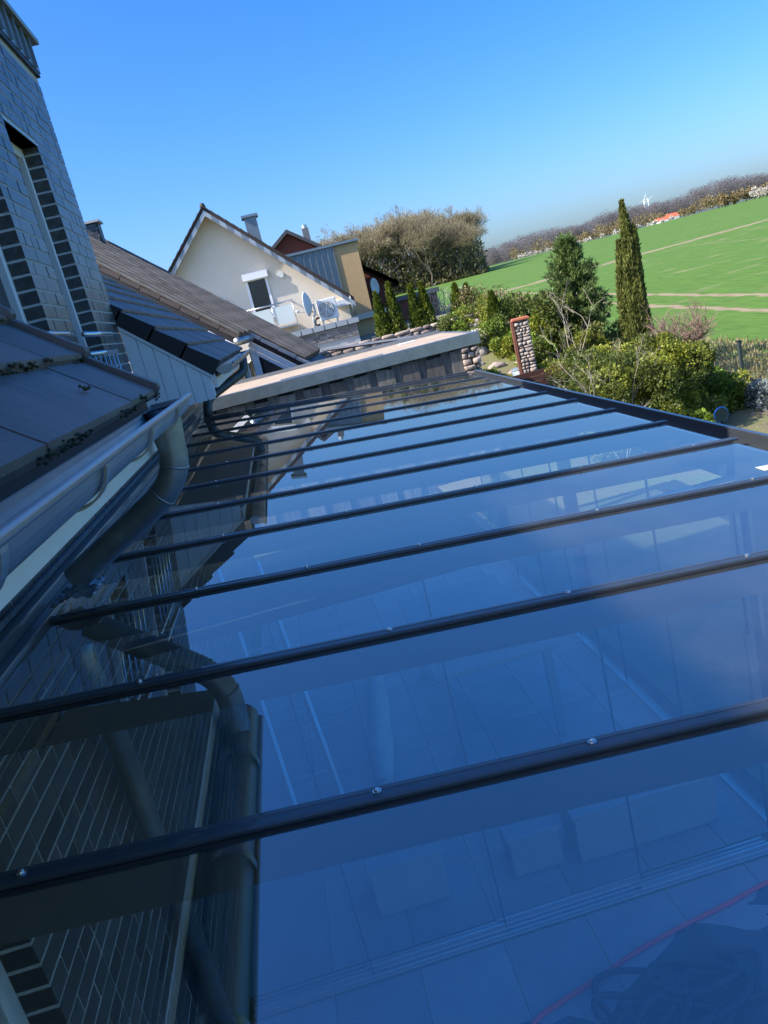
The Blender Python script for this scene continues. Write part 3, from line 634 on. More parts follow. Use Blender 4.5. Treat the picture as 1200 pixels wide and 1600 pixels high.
gw2.hexa([q0, q1, q1+dd, q0+dd, Q[0], Q[1], Q[1]+dd, Q[0]+dd]); gw2.build('gable_wall', mat('verge_shade_grey', (.10, .095, .09), .8, namt=.3, nscale=5), bh)  # dark grey colour stands in for the shade below the verge
cb = bp(3.6, 4.55); mb = MB(); mb.box(cb.x-.10, cb.x+.22, cb.y-.1, cb.y+.3, cb.z-.3, cb.z+.40); ch = mb.build('chimney', M_BLACK, bh)
for k in range(6):
    for j in range(5):
        xx = cb.x-.10+j*.06-(k % 2)*.02; zz = cb.z-.12+k*.08
        MB().prism([(xx, zz+.07), (xx+.03, zz-.01), (xx+.065, zz+.07), (xx+.03, zz+.12)], lambda a, b, t: (a, t, b), cb.y-.112, cb.y-.102).build('slate', mat('slate', (.10, .11, .12), .45, var=.3), ch)
MB().box(cb.x-.16, cb.x+.28, cb.y-.16, cb.y+.36, cb.z+.402, cb.z+.45).build('chimney_cap', M_MORTAR, ch)

# ------------------------------------------------------------------ white gable house
wh = thing('white_gable_house', 'cream rendered gable house with steep roof, glass balcony and zinc chimney', 'house', (0, 37, -.45))
YH = 34.; RX, RZ = -.34, 6.05; sR, sL = .945, 1.03; xr, xl = 4.55, -5.2
zl = RZ-(RX-xl)*sL; zrr = RZ-(xr-RX)*sR
wx0, wx1, wz0, wz1 = .50, 1.44, 1.35, 3.12
gw = MB()
def gp(poly): gw.prism(poly, lambda a, b, t: (a, t, b), YH, YH+.3)
ztop = lambda x: RZ-(RX-x)*sL if x < RX else RZ-(x-RX)*sR
gp([(xl, -.45), (RX, -.45), (RX, RZ), (xl, zl)]); gp([(RX, -.45), (wx0, -.45), (wx0, ztop(wx0)), (RX, RZ)])
gp([(wx0, -.45), (wx1, -.45), (wx1, wz0), (wx0, wz0)]); gp([(wx0, wz1), (wx1, wz1), (wx1, ztop(wx1)), (wx0, ztop(wx0))]); gp([(wx1, -.45), (xr, -.45), (xr, zrr), (wx1, ztop(wx1))])
gw.build('gable_wall', M_RENDER, wh)
mb = MB(); mb.box(xl, xr-.02, YH+.31, YH+9, -.45, min(zl, zrr)); mb.build('side_walls', M_RENDER, wh)
OV = .52
for sgn, slope, xe in ((1, sR, xr+.25), (-1, sL, xl-.2)):
    zb = RZ-abs(xe-RX)*slope; mb = MB()
    mb.prism([(RX, RZ+.02), (xe, zb+.02), (xe, zb+.16), (RX, RZ+.16)], lambda a, b, t: (a, t, b), YH-OV, YH+9.3); rf_ = mb.build('roof', M_TILEBE, wh)
    n = 21
    for i in range(n):
        a0, a1 = i/n, (i+.96)/n; x0_, x1_ = RX+(xe-RX)*a0, RX+(xe-RX)*a1; z0_, z1_ = RZ-abs(x0_-RX)*slope, RZ-abs(x1_-RX)*slope
        MB().prism([(x0_, z0_-.20), (x1_, z1_-.20), (x1_, z1_+.015), (x0_, z0_+.015)], lambda a, b, t: (a, t, b), YH-OV-.03, YH-OV-.002).build('zinc_plate', M_ZINCD if i % 2 else M_GAL, rf_)
        MB().prism([(x0_, z0_+.165), (x1_, z1_+.165), (x1_, z1_+.20), (x0_, z0_+.23)], lambda a, b, t: (a, t, b), YH-OV-.06, YH+9.3).build('tile_course', M_TILEBE, rf_)
MB().tube([(RX, YH-OV-.05, RZ+.2), (RX, YH+9.3, RZ+.2)], .11, 10).build('ridge', M_TILEBE, wh, True)
f = MB(); t = .10; f.box(wx0, wx0+t, YH-.04, YH+.06, wz0, wz1); f.box(wx1-t, wx1, YH-.04, YH+.06, wz0, wz1); f.box(wx0+t, wx1-t, YH-.04, YH+.06, wz1-t, wz1); f.box(wx0+t, wx1-t, YH-.04, YH+.06, wz0, wz0+t)
wn = f.build('window', M_WHITE, wh); MB().box(wx0+t, wx1-t, YH+.02, YH+.03, wz0+t, wz1-t).build('pane', M_DARKG, wn); MB().box(wx0-.08, wx1+.06, YH-.22, YH-.045, wz1-.06, wz1+.22).build('shutter_box', M_WHITE, wn)
f = MB(); f.box(-1.15, -.55, YH-.06, YH+.02, 1.2, 2.55); w2_ = f.build('window', M_WHITE, wh); MB().box(-1.06, -.64, YH-.075, YH-.062, 1.3, 2.42).build('pane', M_DARKG, w2_); MB().box(-1.2, -.5, YH-.2, YH-.062, 2.43, 2.6).build('shutter_box', M_WHITE, w2_)
MB().tube([(2.02, YH-.06, 3.0), (2.02, YH-.001, 3.0)], .14, 16).build('wall_vent', M_PLASTIC, wh)
bl = MB(); bl.box(.15, 2.20, YH-.75, YH-.002, .86, .93); bal = bl.build('balcony', M_GAL, wh)
MB().tube([(.12, YH-.74, 1.86), (2.22, YH-.74, 1.86)], .035, 8).build('handrail', M_STEEL, bal, True)
for x in (.15, 1.3, 2.19): MB().tube([(x, YH-.74, .93), (x, YH-.74, 1.86)], .028, 8).build('baluster', M_STEEL, bal, True)
for a, b2 in ((.2, 1.25), (1.35, 2.14)): MB().box(a, b2, YH-.745, YH-.735, 1.0, 1.74).build('glass_panel', M_FROST, bal)
for x in (.15, 2.19): MB().tube([(x, YH-.74, 1.86), (x, YH-.01, 1.86)], .03, 8).build('handrail', M_STEEL, bal, True)
mb = MB(); mb.box(1.15, 1.68, YH+1.6, YH+2.2, 3.9, 5.72); ch = mb.build('chimney', M_ZINCD, wh); MB().box(1.05, 1.78, YH+1.5, YH+2.3, 5.721, 5.83).build('chimney_cap', M_ZINC, ch)
MB().tube([(xr+.1, YH-.5, zrr+.05), (xr+.12, YH-.5, .7)], .05, 8).build('downpipe', M_ZINC, wh, True)
MB().box(xr-.55, xr+.24, YH-.5, YH-.004, zrr-.28, zrr-.03).build('eave_box', M_WHITE, wh)
# flat extension in front of the gable
fx = thing('flat_extension', 'low flat-roofed extension with zinc edge and grey stone cladding below the cream gable', 'extension', (3, 31, -.45))
mb = MB(); mb.box(1.75, 4.22, 29.6, 33.97, -.45, .42); mb.build('wall', M_MORTAR, fx)
mb = MB(); mb.box(1.62, 4.35, 29.5, 33.2, .421, .58); zp = mb.build('roof', M_ZINCD, fx)
for i in range(6): MB().box(1.66+i*.45, 2.06+i*.45, 29.47, 29.498, .40, .57).build('zinc_plate', M_GAL, zp)
z = -.05; 
while z < .40:
    x = 1.75
    while x < 4.1:
        ww = random.uniform(.18, .4); ww = min(ww, 4.22-x); MB().box(x, x+ww-.012, 29.57-random.uniform(0, .03), 29.599, z, z+.075).build('stone', M_GBRICK, fx); x += ww
    z += .085
# air conditioner and dish
ac = thing('air_conditioner', 'white outdoor air conditioner unit on a stand against the cream gable', 'air conditioner', (3.55, 33.3, .58))
MB().box(3.15, 3.97, 33.1, 33.42, .74, 1.60).build('casing', M_PLASTIC, ac, bevel=.03)
gr_ = MB(); gr_.tube([(3.50, 33.098, 1.17), (3.50, 33.06, 1.17)], .33, 24); fan = gr_.build('fan_grille', mat('grille_grey', (.25, .25, .24), .6), ac)
for rr in (.08, .15, .22, .29):
    MB().tube([(3.50+rr*math.cos(q), 33.05, 1.17+rr*math.sin(q)) for q in [2*math.pi*i/24 for i in range(25)]], .012, 5).build('ring', M_PLASTIC, fan)
for q in range(6): MB().tube([(3.5, 33.055, 1.17), (3.5+.32*math.cos(q*math.pi/3+.3), 33.055, 1.17+.32*math.sin(q*math.pi/3+.3))], .012, 5).build('spoke', M_PLASTIC, fan)
for x in (3.25, 3.87): MB().box(x-.03, x+.03, 33.1, 33.42, .582, .74).build('foot', M_GAL, ac)
MB().tube(bez([(3.15, 33.2, .9), (2.95, 33.2, .9), (2.9, 33.2, .62), (3.1, 33.15, .62)], .12), .045, 8).build('refrigerant_pipe', M_BLACK, ac, True)
ds = thing('satellite_dish', 'pale satellite dish on a short pole beside the air conditioner', 'satellite dish', (2.85, 33.0, .58))
V = []; F = []
for i in range(7):
    for j in range(24):
        rr = i/6*.46; q = 2*math.pi*j/24; V.append((2.93+rr*.32*math.cos(q)-.9*(rr**2), 32.95-.3*(rr**2)+rr*.5*math.cos(q), 1.55+rr*1.12*math.sin(q)))
for i in range(6):
    for j in range(24): F.append((i*24+j, (i+1)*24+j, (i+1)*24+(j+1) % 24, i*24+(j+1) % 24))
do = link('dish', nmesh('dish', V, F, mat('dish_grey', (.62, .66, .68), .5), True), ds); do.modifiers.new('s', 'SOLIDIFY').thickness = .02
MB().tube(bez([(3.0, 32.98, 1.5), (3.02, 33, 1.1), (2.85, 33.0, .95), (2.85, 33, .582)], .1), .04, 8).build('mast', M_GAL, ds, True)
MB().tube([(2.95, 32.95, 1.2), (2.3, 32.7, 1.32)], .018, 6).build('feed_arm', M_GAL, ds, True); MB().tube([(2.32, 32.7, 1.32), (2.22, 32.67, 1.36)], .045, 10).build('receiver', M_PLASTIC, ds, True)

# ------------------------------------------------------------------ ochre block and red brick houses
yh = thing('ochre_block_house', 'flat-topped ochre house bay with standing seam zinc cladding behind the cream gable', 'house', (4.6, 43, -.45))
MB().box(5.08, 6.30, 40, 46, -.45, 4.10).build('wall', M_YELLOW, yh)
zcl = MB().box(2.4, 5.079, 40.02, 46, -.45, 4.12).build('zinc_wall', M_ZINCD, yh)
for i in range(9): MB().box(2.55+i*.31, 2.60+i*.31, 39.94, 40.018, -.45, 4.11).build('standing_seam', M_ZINCD, zcl)
MB().box(2.3, 6.42, 39.88, 46.1, 4.121, 4.24).build('roof_edge', M_ZINC, yh)
MB().box(4.55, 6.9, 39.0, 39.95, .35, .62).build('canopy', M_ZINC, yh); MB().box(4.6, 6.25, 39.3, 39.95, -.45, .349).build('porch_wall', M_YELLOW, yh)
def redhouse(label, y, pts_wall, ridge, l_, r_, depth, wz):
    t = thing('red_brick_house', label, 'house', ((l_[0]+r_[0])/2, y, wz))
    MB().prism(pts_wall, lambda a, b, q: (a, q, b), y, y+depth).build('wall', M_REDB, t)
    for (a, b2) in ((ridge, l_), (ridge, r_)):
        if a == b2: continue
        MB().prism([a, b2, (b2[0], b2[1]+.28), (a[0], a[1]+.28)], lambda p, q, s_: (p, s_, q), y-.5, y+depth+.3).build('roof', mat('dark_slate_roof', (.07, .07, .08), .6, namt=.2, nscale=2), t)
    return t
t = redhouse('far red brick gable with dark roof rising behind the zinc cladding', 60, [(2.4, -.45), (6.3, -.45), (6.3, 5.75), (4.05, 7.35), (2.4, 6.2)], (4.05, 7.4), (2.2, 6.1), (6.5, 5.65), 8, -.45)
mb = MB().box(5.35, 5.85, 62, 62.5, 5.9, 7.75); c_ = mb.build('chimney', mat('chimney_grey', (.16, .17, .18), .7), t); MB().tube([(5.6, 62.25, 7.751), (5.6, 62.25, 8.0)], .2, 10).build('chimney_pot', M_GAL, c_)
t = redhouse('red brick house with low dark roof edge right of the ochre wall', 46.5, [(5.6, -.45), (8.6, -.45), (8.6, 1.95), (6.4, 3.55), (5.6, 3.6)], (6.3, 3.6), (9.0, 1.65), (9.0, 1.65), 6, -.45)
V = []; F = []
for i in range(5):
    for j in range(16): rr = i/4*.5; q = 2*math.pi*j/16; V.append((7.55+rr*.5*math.cos(q), 45.9+rr*.2*math.cos(q)-rr*rr*.4, 1.9+rr*math.sin(q)))
for i in range(4):
    for j in range(16): F.append((i*16+j, (i+1)*16+j, (i+1)*16+(j+1) % 16, i*16+(j+1) % 16))
o = link('satellite_dish', nmesh('dish2', V, F, MATS['dish_grey'], True), None); o.modifiers.new('s', 'SOLIDIFY').thickness = .03; tag(o, 'grey satellite dish on the red brick house near the ochre wall', 'satellite dish')
gg = thing('red_brick_garage', 'low red brick garage with flat grey roof edge behind the clipped conifers', 'garage', (9.8, 47, -.45))
MB().box(8.3, 11.1, 46, 50, -.9, .78).build('wall', M_REDB, gg); MB().box(8.2, 11.25, 45.85, 50.1, .781, 1.05).build('roof_edge', mat('dark_edge', (.10, .11, .12), .5), gg)
for i in range(7): o = MB().tube([(11.6+i*.22, 44.6+.1*i, -1.9), (11.6+i*.22+random.uniform(-.05, .05), 44.6+.1*i, -.2+random.uniform(-.3, .9))], .09, 6).build('fence_post', M_BARK); tag(o, 'rough grey timber post in the palisade beside the red brick garage', 'post', 'palisade posts by the garage')

# ------------------------------------------------------------------ natural stone walls
sw = thing('stone_wall', 'long natural stone retaining wall topped by clipped conifers behind the shed', 'wall', (4.2, 20.2, GZ))
MB().box(1.6, 6.45, 20.12, 20.34, GZ, -.03).build('core', M_MORTAR, sw)
stones(sw, 1.6, 6.5, 20.0, 20.14, -.85, .02, .30, .14, M_STONE)
sp_ = thing('stone_stele', 'narrow pale stone garden pier with a red tile cap and rusty edge strip', 'garden pier', (6.15, 16.0, GZ))
MB().box(5.99, 6.28, 15.98, 16.3, GZ, -.21).build('core', M_MORTAR, sp_); stones(sp_, 5.98, 6.30, 15.88, 15.99, -1.7, -.2, .10, .07, M_STONEW, d=.012)
sp_.rotation_euler = (0, 0, -R(14))
MB().prism([(5.95, -.20), (6.33, -.20), (6.31, -.165), (5.97, -.165)], lambda a, b, t: (a, t, b), 15.85, 16.33).build('tile_cap', M_TERRA, sp_)
MB().box(5.925, 5.976, 15.87, 16.30, GZ, -.201).build('edge_strip', mat('rust', (.19, .07, .04), .8, namt=.4, nscale=20), sp_)
pt_ = thing('raised_bed', 'raised garden bed of red-brown planks behind the gutter beam', 'raised bed', (6.1, 15.4, -2.2))
for i in range(8):
    z0_ = -2.25+i*.12
    MB().box(5.58, 6.62, 15.0, 15.04, z0_, z0_+.108).build('plank', M_PLANK, pt_); MB().box(6.585, 6.625, 15.042, 15.8, z0_, z0_+.108).build('plank', M_PLANK, pt_); MB().box(5.58, 6.62, 15.801, 15.84, z0_, z0_+.108).build('plank', M_PLANK, pt_)
for x in (5.6, 6.08, 6.56): MB().box(x, x+.05, 15.041, 15.09, -2.35, -1.28).build('corner_post', M_PLANK, pt_)
MB().box(5.59, 6.58, 15.092, 15.79, -2.35, -1.50).build('soil', M_SOIL, pt_)
rocks = [(5.95, 17.6, .20), (6.3, 18.2, .22), (5.75, 18.4, .20), (5.75, 17.2, .16), (6.12, 17.25, .15), (5.55, 17.9, .18), (6.05, 19.0, .34), (6.7, 18.8, .24), (5.5, 17.4, .2), (6.45, 17.5, .16), (5.6, 19.4, .3), (6.9, 19.4, .25), (6.2, 20.0, .3)]
for i, (x, y, s_) in enumerate(rocks):
    v, f = ico(i+50, 3, .5, (s_, s_*.8, s_*.75)); q_ = np.array(v); q_ *= 1+.10*np.sin(q_@np.array([[9., 3, 1]]).T/s_*.5+i)*np.cos(q_@np.array([[2., 11, 7]]).T/s_*.45)+RNG.uniform(-.05, .05, (len(q_), 1)); v = q_; o = link('boulder', nmesh('boulder', v, f, M_STONEW, False)); o.location = (x, y, hgt(x, y)+s_*.35)
    tag(o, 'pale rough boulder among the rockery plants', 'boulder', 'boulders in the rockery')
pot = thing('plant_pot', 'small blue-grey glazed pot beside the pale stone pier', 'pot', (6.06, 16.4, hgt(6, 16.4)))
hz = -1.25; MB().tube([(6.06, 16.4, hz-.35), (6.06, 16.4, hz-.2), (6.06, 16.4, hz)], [.12, .17, .19], 18).build('body', mat('pot_grey', (.25, .32, .36), .35), pot, True); MB().tube([(6.06, 16.4, hz-.01), (6.06, 16.4, hz+.02)], .205, 18).build('rim', mat('pot_grey', (.25, .32, .36), .35), pot); MB().box(5.94, 6.18, 16.3, 16.5, GZ, hz-.351).build('plinth', M_STONEW, pot)
st = thing('garden_ornament', 'dark round garden ornament with bright blue rim on a stake behind the beam', 'ornament', (4.05, 5.2, GZ))
MB().tube([(4.02, 5.2, GZ), (4.02, 5.2, -.62)], .012, 8).build('stake', M_BLACK, st); MB().tube([(4.02, 5.19, -.58), (4.02, 5.21, -.58)], .05, 22).build('disc', mat('dark_green', (.01, .05, .05), .3), st)
MB().tube([(4.02+.052*math.cos(q), 5.2, -.58+.052*math.sin(q)) for q in [2*math.pi*i/24 for i in range(25)]], .007, 8).build('rim', mat('bright_blue', (.03, .20, .55), .3), st, True)

# ------------------------------------------------------------------ fence along the field
fe = thing('mesh_fence', 'dark green wire mesh fence with square posts along the field', 'fence', (9.95, 14, GZ))
for i, y in enumerate((9.4, 11.9, 14.4, 16.9, 19.4, 21.9, 24.4)):
    z = hgt(9.95, y); p = MB().box(9.92, 9.98, y-.03, y+.03, z, z+.92).build('post', mat('fence_green', (.035, .05, .05), .45), fe); MB().box(9.915, 9.985, y-.035, y+.035, z+.921, z+.94).build('post_cap', M_BLACK, p)
    if i < 6:
        m_ = MB()
        for k in range(26): yy = y+.05+k*.095; m_.box(9.99, 9.995, yy, yy+.006, z+.03, z+.86)
        for k in range(5): zz = z+.05+k*.2; m_.box(9.996, 10.003, y+.02, y+2.47, zz, zz+.006)
        m_.build('wire_panel', mat('fence_green', (.035, .05, .05), .45), fe)

# ------------------------------------------------------------------ plants
L_THUJA = leafmat('thuja_leaf', (.17, .20, .022), (.055, .095, .014))
L_PINE = leafmat('pine_needle', (.20, .27, .075), (.10, .155, .055), .4)
L_CYP = leafmat('cypress_leaf', (.22, .23, .055), (.11, .13, .035), .35)
L_YEL = leafmat('yellow_green_leaf', (.31, .32, .04), (.19, .22, .03))
L_DARK = leafmat('dark_leaf', (.15, .18, .04), (.075, .10, .022), .4)
L_LIME = leafmat('lime_leaf', (.24, .33, .04), (.11, .17, .025))
L_SILV = leafmat('silver_leaf', (.30, .33, .30), (.12, .16, .15), .15)
L_DRY = leafmat('dry_grass', (.34, .27, .14), (.16, .15, .06), .3)
L_BUD = leafmat('budding_twig', (.33, .28, .17), (.25, .21, .13), .4, .6, .25)
def surf_cone(n, h, r, shape, z0=0, lob=6, seed=0):
    rg = np.random.default_rng(seed); t = rg.uniform(0, 1, n)**.8; a = rg.uniform(0, 2*np.pi, n)
    rr = r*shape(t)*(1+.13*np.sin(a*lob+t*9+seed)+.10*np.sin(a*3-t*23+seed*2))*rg.uniform(.55, 1.06, n)
    P = np.stack([rr*np.cos(a), rr*np.sin(a), z0+t*h], 1); N = np.stack([np.cos(a), np.sin(a), np.zeros(n)], 1); return P, N
def conifer(name, label, cat, loc, h, r, shape, m, n, leaf, upb, group=None, seed=1, lob=6, lean=0.):
    t = thing(name, label, cat, loc, group)
    P, N = surf_cone(n, h, r, shape, .04, lob, seed); P[:, 0] += lean*P[:, 2]; V, F = leaves(P, leaf, N*.35, upb, 2.2)
    o = link('crown', nmesh('crown', V+np.array(loc), F, m), t)
    MB().tube([(loc[0], loc[1], loc[2]-.05), (loc[0]+lean*h*.8, loc[1], loc[2]+h*.8)], [r*.16, r*.04], 7).build('trunk', M_BARK, t); return t
col = lambda t: np.minimum(1, .72+t*1.6)*np.clip(1-t, 0, 1)**.75
for i, (x, y, h, r, lab, g) in enumerate(((4.10, 22, 1.12, .25, 'clipped columnar conifer on the stone wall, first of the pair by the ochre wall', None), (4.50, 22, 1.28, .27, 'clipped columnar conifer on the stone wall, taller one of the pair by the ochre wall', None), (5.10, 22, 1.08, .24, 'clipped columnar conifer before the red brick garage, shed side of its pair', None), (5.42, 22, 1.08, .25, 'clipped columnar conifer before the red brick garage, field side of its pair', None), (6.36, 22, .82, .27, 'short bushy conifer at the field end of the stone wall, left twin of two', None), (6.68, 22, .74, .26, 'short bushy conifer at the end of the stone wall nearest the field', None), (6.55, 19.2, .75, .25, 'small upright conifer standing alone among the rockery shrubs', None))):
    conifer('columnar_conifer', lab, 'conifer', (x, y, -.36 if y > 20 else hgt(x, y)+.05), h+.34, r*1.05, col, L_THUJA, 6000, .030, 1.3, 'clipped columnar conifers', i+3)
cyp = lambda t: np.where(t < .08, .5+t*5, 1)*(1-t)**.55*(.75+.25*np.sin(t*3.1))
ct = thing('italian_cypress', 'tall slender olive green cypress of several tight spires beside the field fence', 'cypress', (9.15, 17.3, GZ))
for i, (dx, dy, h, r, n, ln_) in enumerate(((0, 0, 4.12, .27, 26000, .062), (.17, -.06, 3.55, .22, 16000, .055), (-.13, .05, 3.3, .19, 12000, .045), (.34, .04, 2.7, .17, 10000, .045), (.08, .15, 3.85, .17, 9000, .05))):
    P, N = surf_cone(n, h, r, cyp, .04, 5, 21+i); P[:, 0] += ln_*P[:, 2]; ph = np.floor(P[:, 2]*6+np.arctan2(P[:, 1], P[:, 0])*2); P[:, :2] *= (1+.16*np.sin(ph*12.9898)[:, None])
    V, F = leaves(P+np.array((9.12+dx, 17.3+dy, GZ)), .030, N*.35, 2.4, 2.6); link('spire', nmesh('spire', V, F, L_CYP), ct)
MB().tube([(9.15, 17.3, GZ-.05), (9.3, 17.3, GZ+2.5)], [.07, .02], 7).build('trunk', M_BARK, ct)
# pine with whorled branches
def pine(name, label, loc, h, r, m, seed):
    rg = random.Random(seed); t = thing(name, label, 'pine', loc); br = MB(); P = []; N = []
    br.tube([(loc[0], loc[1], loc[2]-.05), (loc[0]+.05, loc[1], loc[2]+h*.6), (loc[0]+.0, loc[1], loc[2]+h)], [.07, .04, .008], 8)
    for k in range(15):
        f = .12+.86*k/14; n = 8 if f < .7 else 6
        for j in range(n):
            a = rg.uniform(0, 6.28); L = r*(1.12-f)**.8*rg.uniform(.7, 1.15)+.12; el = .25+.75*f+rg.uniform(-.15, .2); z0 = loc[2]+h*f
            d = Vector((math.cos(a)*math.cos(el), math.sin(a)*math.cos(el), math.sin(el))); p0 = Vector((loc[0], loc[1], z0)); p1 = p0+d*L+Vector((0, 0, .1*L))
            br.tube([p0, p0.lerp(p1, .5)-Vector((0, 0, .03)), p1], [.012, .008, .003], 4, False)
            for s_ in range(26):
                u_ = rg.uniform(.25, 1.05); q = p0.lerp(p1, u_)+Vector((rg.gauss(0, .05), rg.gauss(0, .05), rg.gauss(0, .045)))
                for _ in range(14): P.append(q); N.append(d*1.0+Vector((0, 0, .4)))
    br.build('branches', M_BARK, t); P = np.array(P); N = np.array(N); V, F = leaves(P, .018, N*.9, 0, 6.5); link('crown', nmesh('crown', V, F, m), t); return t
pine('pine_tree', 'young bushy green pine between the raised bed and the cypress', (8.30, 18.3, -2.2), 3.15, 1.0, L_PINE, 5)
def shrub(name, label, cat, loc, rx, ry, h, m, n, leaf, seed, group=None, nb=26, up=.4, m2=None, asp=1.5):
    rg = np.random.default_rng(seed); t = thing(name, label, cat, loc, group); c = []
    for _ in range(nb):
        a = rg.uniform(0, 6.28); q = rg.uniform(.0, 1)**.5; zz = rg.uniform(.12, .9); k = math.sqrt(max(.05, 1-(max(0, zz-.35)/.72)**2)); c.append((rx*q*k*math.cos(a), ry*q*k*math.sin(a), h*zz))
    c = np.array(c); idx = rg.integers(0, nb, n); cr = min(rx, ry, h)*rg.uniform(.24, .42, nb); d = rg.normal(size=(n, 3)); d /= np.linalg.norm(d, axis=1, keepdims=True)
    P = c[idx]+d*cr[idx][:, None]*rg.uniform(.45, 1.1, n)[:, None]**.5; P[:, 2] = np.abs(P[:, 2])
    if m2:
        k = idx < nb*.35; V, F = leaves(P[k]+np.array(loc), leaf, d[k]*.5, up, asp); link('new_growth', nmesh('new_growth', V, F, m2), t); P = P[~k]; d = d[~k]
    V, F = leaves(P+np.array(loc), leaf, d*.5, up, asp); link('foliage', nmesh('foliage', V, F, m), t)
    b = MB()
    for q in c[:18]: b.tube([(loc[0]+q[0]*.1, loc[1]+q[1]*.1, loc[2]-.03), (loc[0]+q[0]*.6, loc[1]+q[1]*.6, loc[2]+q[2]*.6), (loc[0]+q[0], loc[1]+q[1], loc[2]+q[2])], [.014, .01, .004], 4, False)
    b.build('stems', M_BARK, t); return t
def bare(name, label, cat, loc, h, spread, n1, seed, m, r0=.02, group=None, depth=4):
    rg = random.Random(seed); t = thing(name, label, cat, loc, group); b = MB()
    def grow(p, d, L, r_, k):
        q = p+d*L*.5+Vector((rg.gauss(0, .06), rg.gauss(0, .06), rg.gauss(0, .03)))*L; e = p+d*L; b.tube([p, q, e], [r_, r_*.8, r_*.6], 4 if k < 2 else 3, False)
        if k >= depth: return
        for _ in range(rg.choice((2, 3))): grow(p+d*L*rg.uniform(.45, 1), (d+Vector((rg.gauss(0, .5), rg.gauss(0, .5), rg.gauss(.12, .3)))).normalized(), L*rg.uniform(.5, .75), r_*.6, k+1)
    for _ in range(n1):
        a = rg.uniform(0, 6.28); grow(Vector(loc), Vector((math.cos(a)*spread, math.sin(a)*spread, 1)).normalized(), h*rg.uniform(.32, .45), r0, 0)
    b.build('branches', m, t); return t
GV = GZ
shrub('evergreen_hedge', 'dense dark hedge bush with yellow-green tips right behind the gutter beam', 'hedge', (6.25, 11.6, GV), .85, .7, 1.65, L_DARK, 36400, .028, 41, nb=60, m2=L_YEL)
shrub('evergreen_hedge', 'tall dark ivy-like hedge bush beneath the bare brown shrub', 'hedge', (7.15, 12.1, GV), .78, .7, 1.80, L_DARK, 36400, .028, 42, nb=60, m2=L_YEL)
shrub('evergreen_hedge', 'rounded dark hedge bush in front of the pine', 'hedge', (6.1, 12.9, GV), .6, .6, 1.75, L_DARK, 21000, .028, 43, nb=46, m2=L_YEL)
shrub('yellow_shrub', 'bright yellow-green low bush at the foot of the dark hedge', 'shrub', (6.75, 10.9, GV), .42, .35, .62, L_YEL, 6500, .035, 44, m2=L_LIME)
shrub('yellow_shrub', 'bright yellow-green bush between the hedge and the fence post', 'shrub', (8.35, 12.7, GV), .6, .55, .75, L_YEL, 11000, .035, 45, nb=40, m2=L_LIME)
shrub('yellow_shrub', 'small yellow-green clump left of the fence post', 'shrub', (7.75, 12.0, GV), .3, .3, .5, L_YEL, 4000, .033, 46, m2=L_LIME)
shrub('silver_shrub', 'silvery grey-green shrub spilling beside the mesh fence', 'shrub', (9.75, 12.4, GV), .4, .6, .75, L_SILV, 11000, .04, 47, nb=40)
shrub('silver_shrub', 'low silvery shrub nearer the violets', 'shrub', (8.9, 11.9, GV), .4, .4, .5, L_SILV, 6000, .035, 48)
shrub('dark_evergreen', 'glossy dark evergreen bush behind the pale stone pier', 'shrub', (7.6, 18.0, -2.1), .62, .6, 2.35, L_DARK, 16000, .05, 49, nb=46)
shrub('olive_shrub', 'olive green bush between the evergreen and the pine', 'shrub', (8.0, 17.2, -2.3), .5, .5, 1.5, L_CYP, 10000, .04, 59, nb=36, m2=L_YEL)
for i, (x, y, s_, h_, m_, m2, lab) in enumerate(((6.1, 18.6, .55, .75, L_LIME, L_DARK, 'lime green perennial clump in the rockery'), (6.75, 18.2, .4, .55, L_LIME, L_YEL, 'leafy bright green plant between the boulders'), (5.55, 18.9, .45, .45, L_DARK, L_LIME, 'low dark cushion plant beside the shed corner'), (6.4, 20.0, .6, .7, L_YEL, L_DARK, 'olive yellow bush under the end of the stone wall'), (7.1, 19.6, .55, .85, L_DARK, L_LIME, 'fresh green bush behind the pale stone pier'), (5.45, 17.0, .32, .35, L_LIME, L_DARK, 'low green groundcover plant in front of the boulders'), (6.9, 20.8, .5, .9, L_DRY, L_YEL, 'straw coloured grassy clump under the small upright conifer'), (7.7, 20.5, .6, .8, L_DRY, L_LIME, 'faded straw grass behind the dark evergreen'), (6.55, 16.5, .3, .5, L_YEL, L_LIME, 'yellow flowering plant at the foot of the pale stone pier'), (7.0, 22.0, .7, 1.1, L_DRY, L_DARK, 'loose half-bare shrub at the field end of the stone wall'), (5.05, 15.8, .35, .5, L_LIME, L_YEL, 'rounded bright green plant beside the blue-grey pot'), (5.6, 20.0, .5, .6, L_DARK, L_LIME, 'spreading green cushion against the end of the stone wall'), (6.0, 21.0, .45, .55, L_LIME, L_YEL, 'bright green tuft below the short bushy conifers'), (7.2, 18.4, .5, .7, L_YEL, L_LIME, 'yellow-green bush left of the dark evergreen'), (6.75, 17.3, .4, .6, L_LIME, L_DARK, 'leafy green plant above the raised bed'), (5.4, 16.4, .45, .45, L_DARK, L_YEL, 'low spreading juniper-like plant by the far corner of the beam'), (7.0, 16.2, .45, .7, L_YEL, L_LIME, 'yellow-flowering bush behind the raised bed'), (6.3, 18.0, .35, .5, L_YEL, L_DARK, 'olive clump above the boulders'))):
    shrub('garden_plant', lab, 'plant', (x, y, hgt(x, y)), s_, s_, h_, m_, 5600, .034, 60+i, 'rockery plants', m2=m2)
bare('bare_shrub', 'leafless brown bush standing above the hedge beside the cypress', 'shrub', (9.75, 16.2, GV+.55), 1.6, .85, 34, 71, mat('brown_twig', (.20, .13, .10), .85, var=.2), .019, depth=4)
